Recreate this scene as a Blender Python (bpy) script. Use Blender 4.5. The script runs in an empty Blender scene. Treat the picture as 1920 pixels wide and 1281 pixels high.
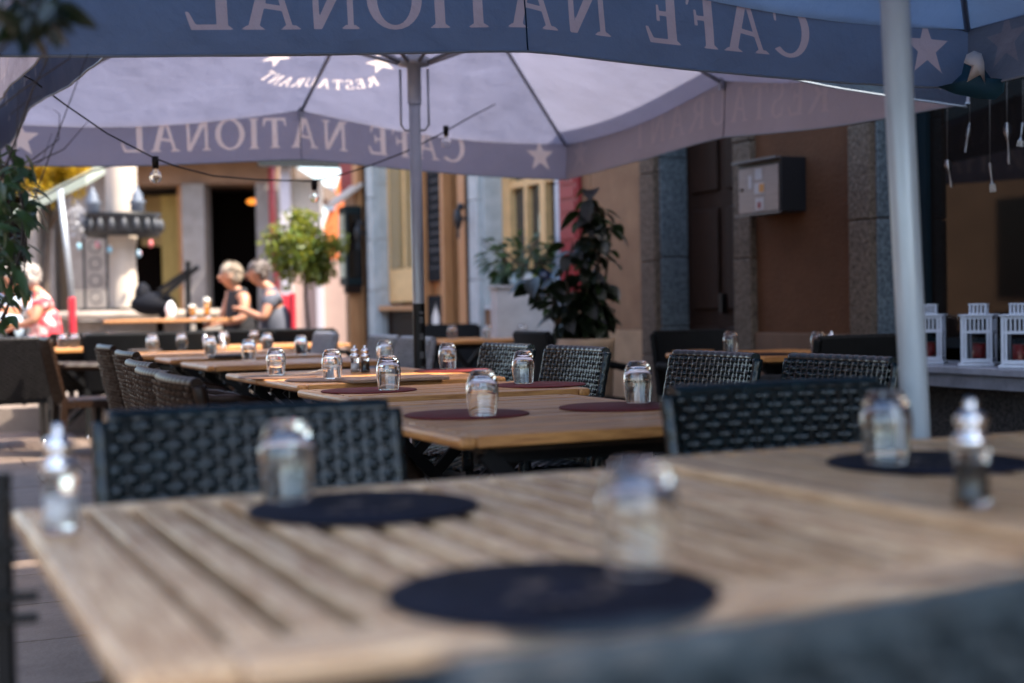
import bpy, bmesh, math, random
import numpy as np
from mathutils import Vector, Matrix
R = math.radians
rnd = random.Random(7)
SC = bpy.context.scene
COL = SC.collection

# ------------------------------------------------------------------ camera, sky, sun, exposure
F = 50 / 36 * 1920                      # focal length in pixels of the 1920 wide frame
CAMZ = 1.044
PITCH = -math.atan(68.9 / F)
ROLL = R(1.05)
fwd = Vector((0, math.cos(PITCH), math.sin(PITCH)))
up0 = Vector((0, -math.sin(PITCH), math.cos(PITCH)))
rt0 = Vector((1, 0, 0))
rt = rt0 * math.cos(ROLL) - up0 * math.sin(ROLL)
up = rt0 * math.sin(ROLL) + up0 * math.cos(ROLL)
cam_d = bpy.data.cameras.new('camera')
cam = bpy.data.objects.new('camera', cam_d)
COL.objects.link(cam)
M = Matrix.Identity(4)
for i in range(3):
    M[i][0], M[i][1], M[i][2] = rt[i], up[i], -fwd[i]
M[0][3], M[1][3], M[2][3] = 0, 0, CAMZ
cam.matrix_world = M
cam_d.lens, cam_d.sensor_width = 50, 36
cam_d.clip_start, cam_d.clip_end = 0.05, 800
cam_d.dof.use_dof = True
cam_d.dof.focus_distance = 5.0
cam_d.dof.aperture_fstop = 1.7
cam_d.dof.aperture_blades = 9
SC.camera = cam

SUN_AZ, SUN_EL = R(-25), R(56)            # azimuth counted from +X towards +Y
w = bpy.data.worlds.new('World'); SC.world = w; w.use_nodes = True
nt = w.node_tree
sky = nt.nodes.new('ShaderNodeTexSky'); sky.sky_type = 'NISHITA'; sky.sun_disc = False
sky.sun_elevation = SUN_EL; sky.sun_rotation = R(90) - SUN_AZ
sky.dust_density = 2.5; sky.ozone_density = .5; sky.air_density = 1.0
bg = nt.nodes['Background']; bg.inputs['Strength'].default_value = 0.15
nt.links.new(sky.outputs['Color'], bg.inputs['Color'])
sd = bpy.data.lights.new('sun', 'SUN'); sd.energy = 2.9; sd.angle = R(0.5); sd.color = (1, .89, .74)
sun = bpy.data.objects.new('sun', sd); COL.objects.link(sun)
svec = Vector((math.cos(SUN_EL) * math.cos(SUN_AZ), math.cos(SUN_EL) * math.sin(SUN_AZ), math.sin(SUN_EL)))
sun.rotation_euler = svec.to_track_quat('Z', 'Y').to_euler()
vs = SC.view_settings
vs.view_transform = 'Standard'; vs.look = 'None'; vs.exposure = 2.3; vs.gamma = 1; vs.use_curve_mapping = False
SC.cycles.use_denoising = True
SC.cycles.max_bounces = 10; SC.cycles.transmission_bounces = 10; SC.cycles.transparent_max_bounces = 10
SC.cycles.sample_clamp_indirect = 6

# ------------------------------------------------------------------ placing helpers
U = Vector((math.cos(R(24)), math.sin(R(24)), 0))
V = Vector((-math.sin(R(24)), math.cos(R(24)), 0))
ROW = R(24)
def uv(a, b, z=0): return U * a + V * b + Vector((0, 0, z))
def ray(px, py):
    d = fwd + rt * ((px - 960) / F) + up * ((640.5 - py) / F)
    return d / d.y
def at(px, py, D): return Vector((0, 0, CAMZ)) + ray(px, py) * D      # point at distance D ahead
def atz(px, py, z):
    d = ray(px, py); return Vector((0, 0, CAMZ)) + d * ((z - CAMZ) / d.z)

# ------------------------------------------------------------------ mesh builder
class MB:
    def __init__(s): s.v = []; s.f = []; s.sm = []
    def add(s, vs, fs, smooth=False):
        n = len(s.v); s.v += [tuple(p) for p in vs]
        for f in fs: s.f.append(tuple(i + n for i in f)); s.sm.append(smooth)
        return s
    def box(s, c, d, rz=0, mat=None):
        x, y, z = d[0] / 2, d[1] / 2, d[2] / 2
        P = [Vector(p) for p in ((-x,-y,-z),(x,-y,-z),(x,y,-z),(-x,y,-z),(-x,-y,z),(x,-y,z),(x,y,z),(-x,y,z))]
        m = mat if mat is not None else Matrix.Rotation(rz, 3, 'Z')
        P = [m @ p + Vector(c) for p in P]
        return s.add(P, [(0,3,2,1),(4,5,6,7),(0,1,5,4),(1,2,6,5),(2,3,7,6),(3,0,4,7)])
    def bar(s, a, b, wd, th, upv=(0,0,1)):
        a, b = Vector(a), Vector(b); y = (b - a); L = y.length; y.normalize()
        x = y.cross(Vector(upv))
        if x.length < 1e-4: x = y.cross(Vector((1,0,0)))
        x.normalize(); z = x.cross(y)
        m = Matrix((x, y, z)).transposed()
        return s.box((a + b) / 2, (wd, L, th), mat=m)
    def tube(s, pts, r, n=8, caps=True, smooth=True):
        pts = [Vector(p) for p in pts]; k = len(pts)
        rs = r if isinstance(r, (list, tuple)) else [r] * k
        vs, fs = [], []; prev = None
        for i, p in enumerate(pts):
            t = (pts[min(i+1,k-1)] - pts[max(i-1,0)]).normalized()
            a = prev if prev is not None else (Vector((0,0,1)) if abs(t.z) < .9 else Vector((1,0,0)))
            x = a - t * a.dot(t); x.normalize(); prev = x; y = t.cross(x)
            for j in range(n):
                g = 2*math.pi*j/n
                vs.append(p + (x*math.cos(g) + y*math.sin(g)) * rs[i])
        for i in range(k-1):
            for j in range(n):
                fs.append((i*n+j, i*n+(j+1)%n, (i+1)*n+(j+1)%n, (i+1)*n+j))
        s.add(vs, fs, smooth)
        if caps:
            m = len(s.v) - len(vs)
            s.f.append(tuple(m + j for j in reversed(range(n)))); s.sm.append(False)
            s.f.append(tuple(m + (k-1)*n + j for j in range(n))); s.sm.append(False)
        return s
    def lathe(s, prof, c=(0,0,0), n=24, smooth=True, closed=False):
        vs, fs = [], []; k = len(prof); c = Vector(c)
        for r, z in prof:
            for j in range(n):
                g = 2*math.pi*j/n; vs.append(c + Vector((max(r,1e-4)*math.cos(g), max(r,1e-4)*math.sin(g), z)))
        for i in range(k if closed else k-1):
            i2 = (i+1) % k
            for j in range(n): fs.append((i*n+j, i*n+(j+1)%n, i2*n+(j+1)%n, i2*n+j))
        return s.add(vs, fs, smooth)
    def ball(s, c, r, n=10, k=7):
        rr = r if isinstance(r, (tuple, list)) else (r, r, r)
        vs, fs = [], []; c = Vector(c)
        for i in range(k+1):
            t = math.pi*i/k
            for j in range(n):
                g = 2*math.pi*j/n
                q = max(math.sin(t), .002)
                vs.append(c + Vector((rr[0]*q*math.cos(g), rr[1]*q*math.sin(g), -rr[2]*math.cos(t))))
        for i in range(k):
            for j in range(n): fs.append((i*n+j, i*n+(j+1)%n, (i+1)*n+(j+1)%n, (i+1)*n+j))
        return s.add(vs, fs, True)
    def mesh(s, name, m):
        me = bpy.data.meshes.new(name); me.from_pydata(s.v, [], s.f)
        me.polygons.foreach_set('use_smooth', s.sm); me.materials.append(m); me.update()
        return me
    def build(s, name, m, parent=None, bevel=0, kind=None, loc=None, rz=0):
        return put(name, s.mesh(name, m), parent, bevel, kind, loc, rz)

def put(name, me, parent=None, bevel=0, kind=None, loc=None, rz=0, label=None):
    o = bpy.data.objects.new(name, me); COL.objects.link(o)
    if parent is not None: o.parent = parent
    if loc is not None: o.location = loc
    if rz: o.rotation_euler = (0, 0, rz)
    if bevel:
        b = o.modifiers.new('edge', 'BEVEL'); b.width = bevel; b.segments = 2; b.limit_method = 'ANGLE'
    if kind: o['kind'] = kind
    if label: o['label'] = label
    return o
def tag(o, label, cat, group=None, kind=None):
    o['label'] = label; o['category'] = cat
    if group: o['group'] = group
    if kind: o['kind'] = kind
    return o
def thing(name, label, cat, loc=(0,0,0), rz=0, group=None):
    o = bpy.data.objects.new(name, None); COL.objects.link(o); o.empty_display_size = .1
    o.location = loc; o.rotation_euler = (0, 0, rz)
    return tag(o, label, cat, group)
def dup(src, loc, rz, label, group=None):
    r = src.copy(); COL.objects.link(r); r.location = loc; r.rotation_euler = (0, 0, rz); r['label'] = label
    if group: r['group'] = group
    for ch in list(src.children):
        c = ch.copy(); COL.objects.link(c); c.parent = r
        for g in list(ch.children):
            d = g.copy(); COL.objects.link(d); d.parent = c
    return r

# ------------------------------------------------------------------ materials
def mat(name, col, rough=.6, metal=0, var=0, vscale=8, bump=0, bscale=60, stretch=None, spec=.5, rnd_obj=0, col2=None, detail=4, thr=None):
    m = bpy.data.materials.new(name); m.use_nodes = True; t = m.node_tree
    b = t.nodes['Principled BSDF']
    b.inputs['Base Color'].default_value = (*col, 1); b.inputs['Roughness'].default_value = rough
    b.inputs['Metallic'].default_value = metal; b.inputs['Specular IOR Level'].default_value = spec
    if var or bump or col2 or rnd_obj:
        tc = t.nodes.new('ShaderNodeTexCoord'); mp = t.nodes.new('ShaderNodeMapping')
        t.links.new(tc.outputs['Object'], mp.inputs['Vector'])
        if stretch: mp.inputs['Scale'].default_value = stretch
        oi = t.nodes.new('ShaderNodeObjectInfo')
        ad = t.nodes.new('ShaderNodeVectorMath'); ad.operation = 'MULTIPLY_ADD'
        cb = t.nodes.new('ShaderNodeCombineXYZ')
        for k in range(3): t.links.new(oi.outputs['Random'], cb.inputs[k])
        t.links.new(cb.outputs[0], ad.inputs[0]); ad.inputs[1].default_value = (37, 91, 53)
        t.links.new(mp.outputs[0], ad.inputs[2]); vec = ad.outputs[0]
    if var or col2 or rnd_obj:
        n = t.nodes.new('ShaderNodeTexNoise'); n.inputs['Scale'].default_value = vscale; n.inputs['Detail'].default_value = detail
        n.inputs['Roughness'].default_value = .62
        t.links.new(vec, n.inputs['Vector'])
        mr = t.nodes.new('ShaderNodeMapRange')
        lo, hi = thr if thr else (.3, .7)
        mr.inputs[1].default_value = lo; mr.inputs[2].default_value = hi
        t.links.new(n.outputs['Fac'], mr.inputs[0])
        mx = t.nodes.new('ShaderNodeMix'); mx.data_type = 'RGBA'
        c2 = col2 if col2 else tuple(min(1, c * (1 + var)) for c in col)
        c1 = col if col2 else tuple(c * (1 - var) for c in col)
        mx.inputs[6].default_value = (*c1, 1); mx.inputs[7].default_value = (*c2, 1)
        t.links.new(mr.outputs[0], mx.inputs[0]); out = mx.outputs[2]
        if rnd_obj:
            hs = t.nodes.new('ShaderNodeHueSaturation')
            r2 = t.nodes.new('ShaderNodeMapRange'); r2.inputs[3].default_value = 1 - rnd_obj; r2.inputs[4].default_value = 1 + rnd_obj
            t.links.new(oi.outputs['Random'], r2.inputs[0]); t.links.new(r2.outputs[0], hs.inputs['Value'])
            t.links.new(out, hs.inputs['Color']); out = hs.outputs[0]
        t.links.new(out, b.inputs['Base Color'])
    if bump:
        n2 = t.nodes.new('ShaderNodeTexNoise'); n2.inputs['Scale'].default_value = bscale; n2.inputs['Detail'].default_value = 5
        t.links.new(vec, n2.inputs['Vector'])
        bp = t.nodes.new('ShaderNodeBump'); bp.inputs['Strength'].default_value = bump; bp.inputs['Distance'].default_value = .02
        t.links.new(n2.outputs['Fac'], bp.inputs['Height']); t.links.new(bp.outputs[0], b.inputs['Normal'])
    return m
def leafmat(name, col, var=.35, trans=.4, tcol=None):
    m = mat(name, col, .35, var=var, vscale=14, rnd_obj=.25, spec=.6)
    t = m.node_tree; b = t.nodes['Principled BSDF']; out = t.nodes['Material Output']
    tr = t.nodes.new('ShaderNodeBsdfTranslucent'); tr.inputs['Color'].default_value = (*(tcol or tuple(min(1, c*2.2) for c in col)), 1)
    mx = t.nodes.new('ShaderNodeMixShader'); mx.inputs[0].default_value = trans
    t.links.new(b.outputs[0], mx.inputs[1]); t.links.new(tr.outputs[0], mx.inputs[2]); t.links.new(mx.outputs[0], out.inputs[0])
    return m
def fabric(name, inner, outer, trans, tf, print_d, print_t):
    """cloth seen from both sides; the 'print' attribute holds the distance inside the printed letters"""
    m = bpy.data.materials.new(name); m.use_nodes = True; t = m.node_tree; t.nodes.clear(); N = t.nodes.new; L = t.links.new
    out = N('ShaderNodeOutputMaterial'); geo = N('ShaderNodeNewGeometry')
    mx = N('ShaderNodeMix'); mx.data_type = 'RGBA'
    mx.inputs[6].default_value = (*outer, 1); mx.inputs[7].default_value = (*inner, 1)
    L(geo.outputs['Backfacing'], mx.inputs[0])
    tc = N('ShaderNodeTexCoord'); n = N('ShaderNodeTexNoise'); n.inputs['Scale'].default_value = 1.7; n.inputs['Detail'].default_value = 5
    L(tc.outputs['Object'], n.inputs['Vector'])
    hs = N('ShaderNodeHueSaturation'); mr = N('ShaderNodeMapRange'); mr.inputs[3].default_value = .8; mr.inputs[4].default_value = 1.2
    L(n.outputs['Fac'], mr.inputs[0]); L(mr.outputs[0], hs.inputs['Value']); L(mx.outputs[2], hs.inputs['Color'])
    at_ = N('ShaderNodeAttribute'); at_.attribute_name = 'print'
    pm = N('ShaderNodeMapRange'); pm.inputs[1].default_value = -.0008; pm.inputs[2].default_value = .0012; L(at_.outputs['Fac'], pm.inputs[0])
    st_ = N('ShaderNodeAttribute'); st_.attribute_name = 'ink'
    mu = N('ShaderNodeMath'); mu.operation = 'MULTIPLY'; L(pm.outputs[0], mu.inputs[0]); L(st_.outputs['Fac'], mu.inputs[1])
    c1 = N('ShaderNodeMix'); c1.data_type = 'RGBA'; L(mu.outputs[0], c1.inputs[0]); L(hs.outputs[0], c1.inputs[6]); c1.inputs[7].default_value = (*print_d, 1)
    c2 = N('ShaderNodeMix'); c2.data_type = 'RGBA'; L(mu.outputs[0], c2.inputs[0]); c2.inputs[6].default_value = (*trans, 1); c2.inputs[7].default_value = (*print_t, 1)
    d = N('ShaderNodeBsdfPrincipled'); d.inputs['Roughness'].default_value = .75; d.inputs['Specular IOR Level'].default_value = .25
    L(c1.outputs[2], d.inputs['Base Color'])
    bp = N('ShaderNodeBump'); bp.inputs['Strength'].default_value = .55; bp.inputs['Distance'].default_value = .05
    n3 = N('ShaderNodeTexNoise'); n3.inputs['Scale'].default_value = 5; n3.inputs['Detail'].default_value = 5
    L(tc.outputs['Object'], n3.inputs['Vector']); L(n3.outputs['Fac'], bp.inputs['Height']); L(bp.outputs[0], d.inputs['Normal'])
    h2 = N('ShaderNodeHueSaturation'); n4 = N('ShaderNodeTexNoise'); n4.inputs['Scale'].default_value = 2.6; n4.inputs['Detail'].default_value = 8; n4.inputs['Distortion'].default_value = .6
    L(tc.outputs['Object'], n4.inputs['Vector']); m4 = N('ShaderNodeMapRange'); m4.inputs[3].default_value = .72; m4.inputs[4].default_value = 1.28
    L(n4.outputs['Fac'], m4.inputs[0]); L(m4.outputs[0], h2.inputs['Value']); L(c2.outputs[2], h2.inputs['Color'])
    tr = N('ShaderNodeBsdfTranslucent'); L(h2.outputs[0], tr.inputs['Color']); L(bp.outputs[0], tr.inputs['Normal'])
    ms = N('ShaderNodeMixShader'); ms.inputs[0].default_value = tf
    L(d.outputs[0], ms.inputs[1]); L(tr.outputs[0], ms.inputs[2]); L(ms.outputs[0], out.inputs[0])
    return m
def glassmat(name, col=(1,1,1), rough=0, ior=1.5):
    m = bpy.data.materials.new(name); m.use_nodes = True; b = m.node_tree.nodes['Principled BSDF']
    b.inputs['Base Color'].default_value = (*col, 1); b.inputs['Roughness'].default_value = rough
    b.inputs['Transmission Weight'].default_value = 1; b.inputs['IOR'].default_value = ior
    return m
def emit(name, col, s):
    m = bpy.data.materials.new(name); m.use_nodes = True; b = m.node_tree.nodes['Principled BSDF']
    b.inputs['Base Color'].default_value = (*col, 1); b.inputs['Emission Color'].default_value = (*col, 1); b.inputs['Emission Strength'].default_value = s
    return m

TEAK_GREY = mat('weathered teak', (.34,.16,.06), .25, col2=(.86,.60,.35), vscale=4.2, stretch=(26,2.2,26), bump=.12, bscale=40, rnd_obj=.2, spec=.5)
TEAK_TAN = mat('tan teak', (.38,.215,.105), .3, col2=(.66,.44,.25), vscale=5, stretch=(26,2.2,26), bump=.12, bscale=40, rnd_obj=.16, spec=.5)
TEAK = mat('oiled teak', (.31,.115,.032), .36, col2=(.62,.29,.09), vscale=4.5, stretch=(26,2.2,26), bump=.12, bscale=40, rnd_obj=.18, spec=.5)
TEAK_X = mat('oiled teak rail', (.31,.115,.032), .36, col2=(.62,.29,.09), vscale=4.5, stretch=(2.2,26,26), bump=.12, bscale=40, rnd_obj=.15)
GREY_X = mat('weathered teak rail', (.42,.235,.115), .27, col2=(.82,.60,.38), vscale=5, stretch=(2.2,26,26), bump=.12, bscale=40, rnd_obj=.1)
TAN_X = mat('tan teak rail', (.46,.24,.105), .32, col2=(.66,.40,.20), vscale=5, stretch=(2.2,26,26), bump=.12, bscale=40, rnd_obj=.1)
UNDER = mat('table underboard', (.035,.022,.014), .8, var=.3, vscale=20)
BLACK = mat('black metal', (.005,.005,.0055), .45, var=.2, vscale=30, bump=.03, spec=.25)
RATTAN = mat('dark rattan', (.0035,.0095,.012), .27, var=.5, vscale=18, spec=.36, rnd_obj=.12)
RATTAN_BROWN = mat('brown rattan', (.016,.0075,.004), .42, var=.4, vscale=30, spec=.2, rnd_obj=.15)
CLOTH_BLACK = mat('black chair sling', (.0045,.005,.0055), .75, var=.3, vscale=20, spec=.2)
RATTAN_GREY = mat('pale grey rattan', (.20,.20,.215), .5, var=.25, vscale=30)
STEEL = mat('polished steel', (.75,.75,.76), .18, 1)
NAVY = mat('navy leather mat', (.008,.009,.017), .7, var=.4, vscale=9, bump=.25, bscale=180, spec=.14)
WINE = mat('wine red leather mat', (.125,.018,.018), .65, var=.3, vscale=9, bump=.25, bscale=180, spec=.15)
BROWNMAT = mat('brown leather mat', (.14,.075,.05), .5, var=.3, vscale=9, bump=.25, bscale=180, spec=.4)
GOLDPRINT = mat('faded tan print', (.16,.11,.07), .6, col2=(.03,.025,.03), vscale=30)
GLASS = glassmat('clear tumbler glass', (.985,.995,.99))
ACRYL = glassmat('clear acrylic', (.96,.98,.98), .03, 1.45)
SALT = mat('salt', (.82,.82,.83), .9, bump=.4, bscale=300)
PEPPER = mat('peppercorns', (.025,.018,.014), .6, var=.6, vscale=160, bump=.6, bscale=200)
POLE = mat('grey painted aluminium pole', (.30,.33,.37), .35, metal=.3, var=.08, vscale=6)
POLE_W = mat('white painted aluminium pole', (.44,.50,.55), .33, metal=.15, var=.14, vscale=7, bump=.04, bscale=25, stretch=(1,1,.3))
RIBM = mat('umbrella rib steel', (.32,.34,.38), .35, metal=.6)
FAB_SUNLIT = fabric('sunlit-tone awning cloth', (.60,.57,.62), (.012,.04,.07), (.165,.17,.245), .45, (.75,.66,.62), (.80,.66,.60))  # same cloth as the near parasol, coloured lighter as if sunlit
FAB_SHADED = fabric('shade-tone awning cloth', (.25,.30,.385), (.012,.04,.07), (.10,.17,.28), .4, (.56,.48,.50), (.55,.46,.48))  # same cloth again, coloured darker and bluer to stand for shade
PRINT_W = mat('white print', (.80,.80,.76), .7)

# ------------------------------------------------------------------ structure: ground, street, houses
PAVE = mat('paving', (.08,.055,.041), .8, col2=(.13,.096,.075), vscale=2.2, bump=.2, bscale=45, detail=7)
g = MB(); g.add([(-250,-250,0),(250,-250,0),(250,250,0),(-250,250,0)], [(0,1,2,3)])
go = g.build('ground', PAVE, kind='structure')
SLABM = [mat('paving slab', (.10,.068,.05), .75, col2=(.155,.112,.087), vscale=5, bump=.25, bscale=60, rnd_obj=.12)]
slab_me = MB().box((0,0,.006), (.592,.592,.012)).mesh('paving_slab', SLABM[0])
cnt = 0
for i in range(-10, 3):
    for j in range(2, 17):
        c = uv(i*.6 + (.3 if j % 2 else 0), j*.6 + 3.2)
        k = c.x / max(c.y, .1)
        if c.y < 4 or k > .02 or k < -.42 or c.y > 13: continue
        s_ = put('paving_slab', slab_me, go, 0, None, (c.x, c.y, rnd.uniform(-.002, .001)), ROW + rnd.uniform(-.004,.004)); cnt += 1

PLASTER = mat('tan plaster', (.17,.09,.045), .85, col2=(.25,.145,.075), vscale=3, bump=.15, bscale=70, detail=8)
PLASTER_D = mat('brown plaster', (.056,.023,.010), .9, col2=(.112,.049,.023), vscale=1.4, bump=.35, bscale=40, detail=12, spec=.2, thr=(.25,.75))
GRANITE_SKYLIT = mat('skylit grey granite', (.03,.042,.05), .7, col2=(.115,.14,.155), vscale=44, bump=.5, bscale=50, detail=9, thr=(.38,.62))  # jamb stone; the blue of sky light is put into its colour
GRANITE_WARMLIT = mat('warm-lit rough granite', (.05,.034,.024), .8, spec=.2, col2=(.145,.11,.082), vscale=42, bump=.6, bscale=40, detail=9, thr=(.36,.64))  # same stone; warm light on the street faces is put into its colour
GRANITE_P = mat('pale sandstone', (.34,.39,.40), .8, col2=(.50,.545,.55), vscale=6, bump=.3, bscale=40, detail=8)
DARKWOOD = mat('dark stained wood', (.009,.004,.0025), .6, spec=.12, col2=(.026,.013,.008), vscale=4, stretch=(20,20,1.5), bump=.15)
CREAM = mat('cream window paint', (.70,.46,.20), .55, var=.12, vscale=8)
OAK = mat('warm oak', (.36,.155,.055), .5, col2=(.54,.27,.11), vscale=4, stretch=(16,16,1.2), bump=.1)
REDP = mat('red shutter paint', (.24,.014,.018), .55, var=.2, vscale=6)
PANE = mat('dark window glass', (.008,.006,.005), .03, spec=.3)
TEALF = mat('dark teal window frame', (.003,.010,.014), .5, spec=.2)
WHITEP = mat('white painted metal', (.42,.46,.53), .45, var=.06, vscale=10)
LEDGEM = mat('pale stone ledge', (.20,.21,.24), .6, var=.25, vscale=7, bump=.25)
CONCRETE = mat('concrete', (.33,.32,.31), .85, col2=(.47,.46,.45), vscale=5, bump=.35, bscale=60, detail=8)
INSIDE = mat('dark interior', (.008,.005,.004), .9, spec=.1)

WU, RC = 5.6, .24                       # wall face and depth of its recesses, in row coordinates
HB = 3.9
def wbox(mb, u0, u1, v0, v1, z0, z1):
    c = uv((u0+u1)/2, (v0+v1)/2, (z0+z1)/2)
    return mb.box(c, (u1-u0, v1-v0, z1-z0), ROW)
def house(name, label, v0, v1, top, m, openings):
    """wall along V with openings (va, vb, z0, z1) left free; returns the house"""
    h = thing(name, label, 'house', uv(WU, v0))
    inv = h.matrix_basis.inverted() if False else None
    mb = MB(); cur = v0
    for va, vb, z0, z1 in sorted(openings):
        if va > cur: wbox(mb, WU, WU+.5, cur, va, 0, top)
        if z0 > 0: wbox(mb, WU+.001, WU+.5, va, vb, 0, z0)
        if z1 < top: wbox(mb, WU+.001, WU+.5, va, vb, z1, top)
        cur = vb
    if cur < v1: wbox(mb, WU, WU+.5, cur, v1, 0, top)
    h.location = (0,0,0)
    mb.build('wall', m, h)
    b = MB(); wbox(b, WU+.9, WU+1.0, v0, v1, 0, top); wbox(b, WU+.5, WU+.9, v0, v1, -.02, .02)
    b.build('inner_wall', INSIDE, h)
    r = MB(); wbox(r, WU-.25, WU+7, v0, v1, top, top+.25); r.build('roof', mat('roof tile', (.2,.1,.07), .8, var=.3, vscale=9), h)
    return h
# near tan house: window (v < 7.06), door (8.58 .. 9.70)
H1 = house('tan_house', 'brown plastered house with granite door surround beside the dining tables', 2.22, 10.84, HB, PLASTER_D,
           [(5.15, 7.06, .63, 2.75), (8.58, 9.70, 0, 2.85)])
def jamb(h, u0, u1, v0, v1, z0, z1, m, name='stone_jamb'):
    if name in ('stone_jamb', 'stone_reveal') and z1 - z0 > 1.2:
        hs = []; z = z0; jr = random.Random(int(v0*100))
        while z1 - z > 1.05: hs.append(jr.uniform(.5, .85)); z += hs[-1]
        hs.append(z1 - z); z = z0
        for q in hs:
            e = jr.uniform(0, .004); mb = MB(); wbox(mb, u0 - e, u1, v0 + .001, v1 - .001, z + .002, z + q - .003); mb.build('stone_block', m, h, .010); z += q
        return
    mb = MB(); wbox(mb, u0, u1, v0, v1, z0, z1); return mb.build(name, m, h, .008)
jamb(H1, WU-.05, WU+.01, 7.06, 7.27, 0, 3.1, GRANITE_WARMLIT); jamb(H1, WU-.001, WU+.30, 7.040, 7.063, .74, 2.75, GRANITE_SKYLIT, 'stone_reveal')
jamb(H1, WU-.05, WU+.01, 8.36, 8.58, 0, 3.1, GRANITE_WARMLIT)
jamb(H1, WU-.05, WU+.01, 9.70, 9.93, 0, 3.1, GRANITE_WARMLIT); jamb(H1, WU-.001, WU+.30, 9.678, 9.703, 0, 2.85, GRANITE_SKYLIT, 'stone_reveal')
jamb(H1, WU-.05, WU+.01, 8.58, 9.70, 2.852, 3.1, GRANITE_WARMLIT, 'stone_lintel')
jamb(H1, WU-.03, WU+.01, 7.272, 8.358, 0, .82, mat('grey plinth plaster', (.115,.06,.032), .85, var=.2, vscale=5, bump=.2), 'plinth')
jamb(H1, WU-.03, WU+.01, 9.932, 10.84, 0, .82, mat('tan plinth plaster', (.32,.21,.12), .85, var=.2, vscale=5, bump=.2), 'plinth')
jamb(H1, WU-.012, WU+.01, 9.932, 10.84, .82, 3.8, PLASTER, 'plaster_strip')
jamb(H1, WU-.02, WU+.01, 10.84, 11.02, 0, 3.8, PLASTER, 'corner_strip')
jamb(H1, WU-.06, WU+.01, 5.0, 7.058, 0, .62, mat('black rough granite', (.018,.018,.02), .8, col2=(.075,.07,.068), vscale=60, bump=.7, bscale=70, detail=9, thr=(.4,.62)), 'granite_base')
# door
d = MB(); wbox(d, WU+.24, WU+.29, 8.58, 9.70, 0, 2.85); door = d.build('door', DARKWOOD, H1)
for va, vb in ((8.70, 9.08), (9.20, 9.58)):
    for z0, z1 in ((.15,.85), (.98,1.75), (1.88,2.7)):
        mb = MB(); wbox(mb, WU+.215, WU+.242, va, vb, z0, z1); mb.build('door_panel', DARKWOOD, door, .012)
mb = MB(); wbox(mb, WU+.19, WU+.24, 9.12, 9.16, .95, 1.1); mb.build('handle', BLACK, door, .005)
# shop window
WINX = WU + .25
mb = MB()
wbox(mb, WINX-.03, WINX+.05, 6.86, 7.04, .74, 2.75); wbox(mb, WINX-.03, WINX+.05, 5.15, 5.25, .74, 2.75)
wbox(mb, WINX-.03, WINX+.05, 5.25, 6.86, 2.6, 2.75); wbox(mb, WINX-.03, WINX+.05, 5.25, 6.86, .74, .80)
win = mb.build('shop_window', TEALF, H1)
mb = MB(); wbox(mb, WINX, WINX+.012, 5.25, 6.86, .80, 2.6); mb.build('pane', PANE, win)
mb = MB(); wbox(mb, WU-.30, WU+.22, 5.0, 7.03, .625, .665); led = mb.build('window_ledge', LEDGEM, H1, .006)
mb = MB(); wbox(mb, WU-.27, WU-.07, 5.0, 7.0, .55, .62); mb.build('ledge_trim', LEDGEM, H1, .004)

# second house, further along: window 11.46..13.24, passage 13.60..16.55 of panels
H2 = house('sandstone_framed_house', 'house front with pale sandstone jambs, cream window and red shutter', 11.03, 17.9, HB, PLASTER,
           [(11.46, 13.24, 1.0, 3.4), (13.49, 16.55, 0, 3.4)])
jamb(H2, WU-.06, WU+.01, 13.24, 13.49, 0, 3.6, GRANITE_P); jamb(H2, WU-.001, WU+.30, 13.215, 13.243, 1.0, 3.4, GRANITE_P, 'stone_reveal')
jamb(H2, WU-.06, WU+.01, 16.55, 16.80, 0, 3.6, GRANITE_P); jamb(H2, WU-.001, WU+.30, 16.525, 16.553, 0, 3.4, GRANITE_P, 'stone_reveal')
jamb(H2, WU-.06, WU+.01, 11.36, 11.46, 1.0, 3.6, WHITEP, 'stone_jamb')
mb = MB()
for a, b2 in ((13.02,13.215), (11.47,11.56), (12.20,12.32)): wbox(mb, WINX-.05, WINX+.04, a, b2, 1.05, 3.35)
wbox(mb, WINX-.049, WINX+.04, 11.56, 12.20, 1.05, 1.16); wbox(mb, WINX-.049, WINX+.04, 12.32, 13.02, 1.05, 1.16)
for z in (1.9, 2.36):
    pass
wbox(mb, WINX-.04, WINX+.02, 12.32, 13.02, 2.20, 2.27); wbox(mb, WINX-.04, WINX+.02, 11.56, 12.20, 2.20, 2.27)
wbox(mb, WINX-.041, WINX+.02, 12.63, 12.70, 1.16, 3.35); wbox(mb, WINX-.041, WINX+.02, 11.86, 11.92, 1.16, 3.35)
cw = mb.build('window', CREAM, H2)
mb = MB(); wbox(mb, WINX+.02, WINX+.03, 11.47, 13.21, 1.05, 3.35); mb.build('pane', mat('grey window glass', (.035,.04,.042), .05, spec=.7), cw)
mb = MB(); wbox(mb, WU-.02, WU+.25, 11.46, 13.21, 1.0, 1.05); mb.build('sill', GRANITE_P, cw)
mb = MB(); wbox(mb, WU-.07, WU-.03, 10.98, 11.34, 1.15, 3.4); sh = mb.build('shutter', REDP, H2)
for z in [1.25 + .12*i for i in range(17)]:
    mb = MB(); wbox(mb, WU-.082, WU-.07, 11.02, 11.30, z, z+.08); mb.build('slat', REDP, sh)
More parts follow.
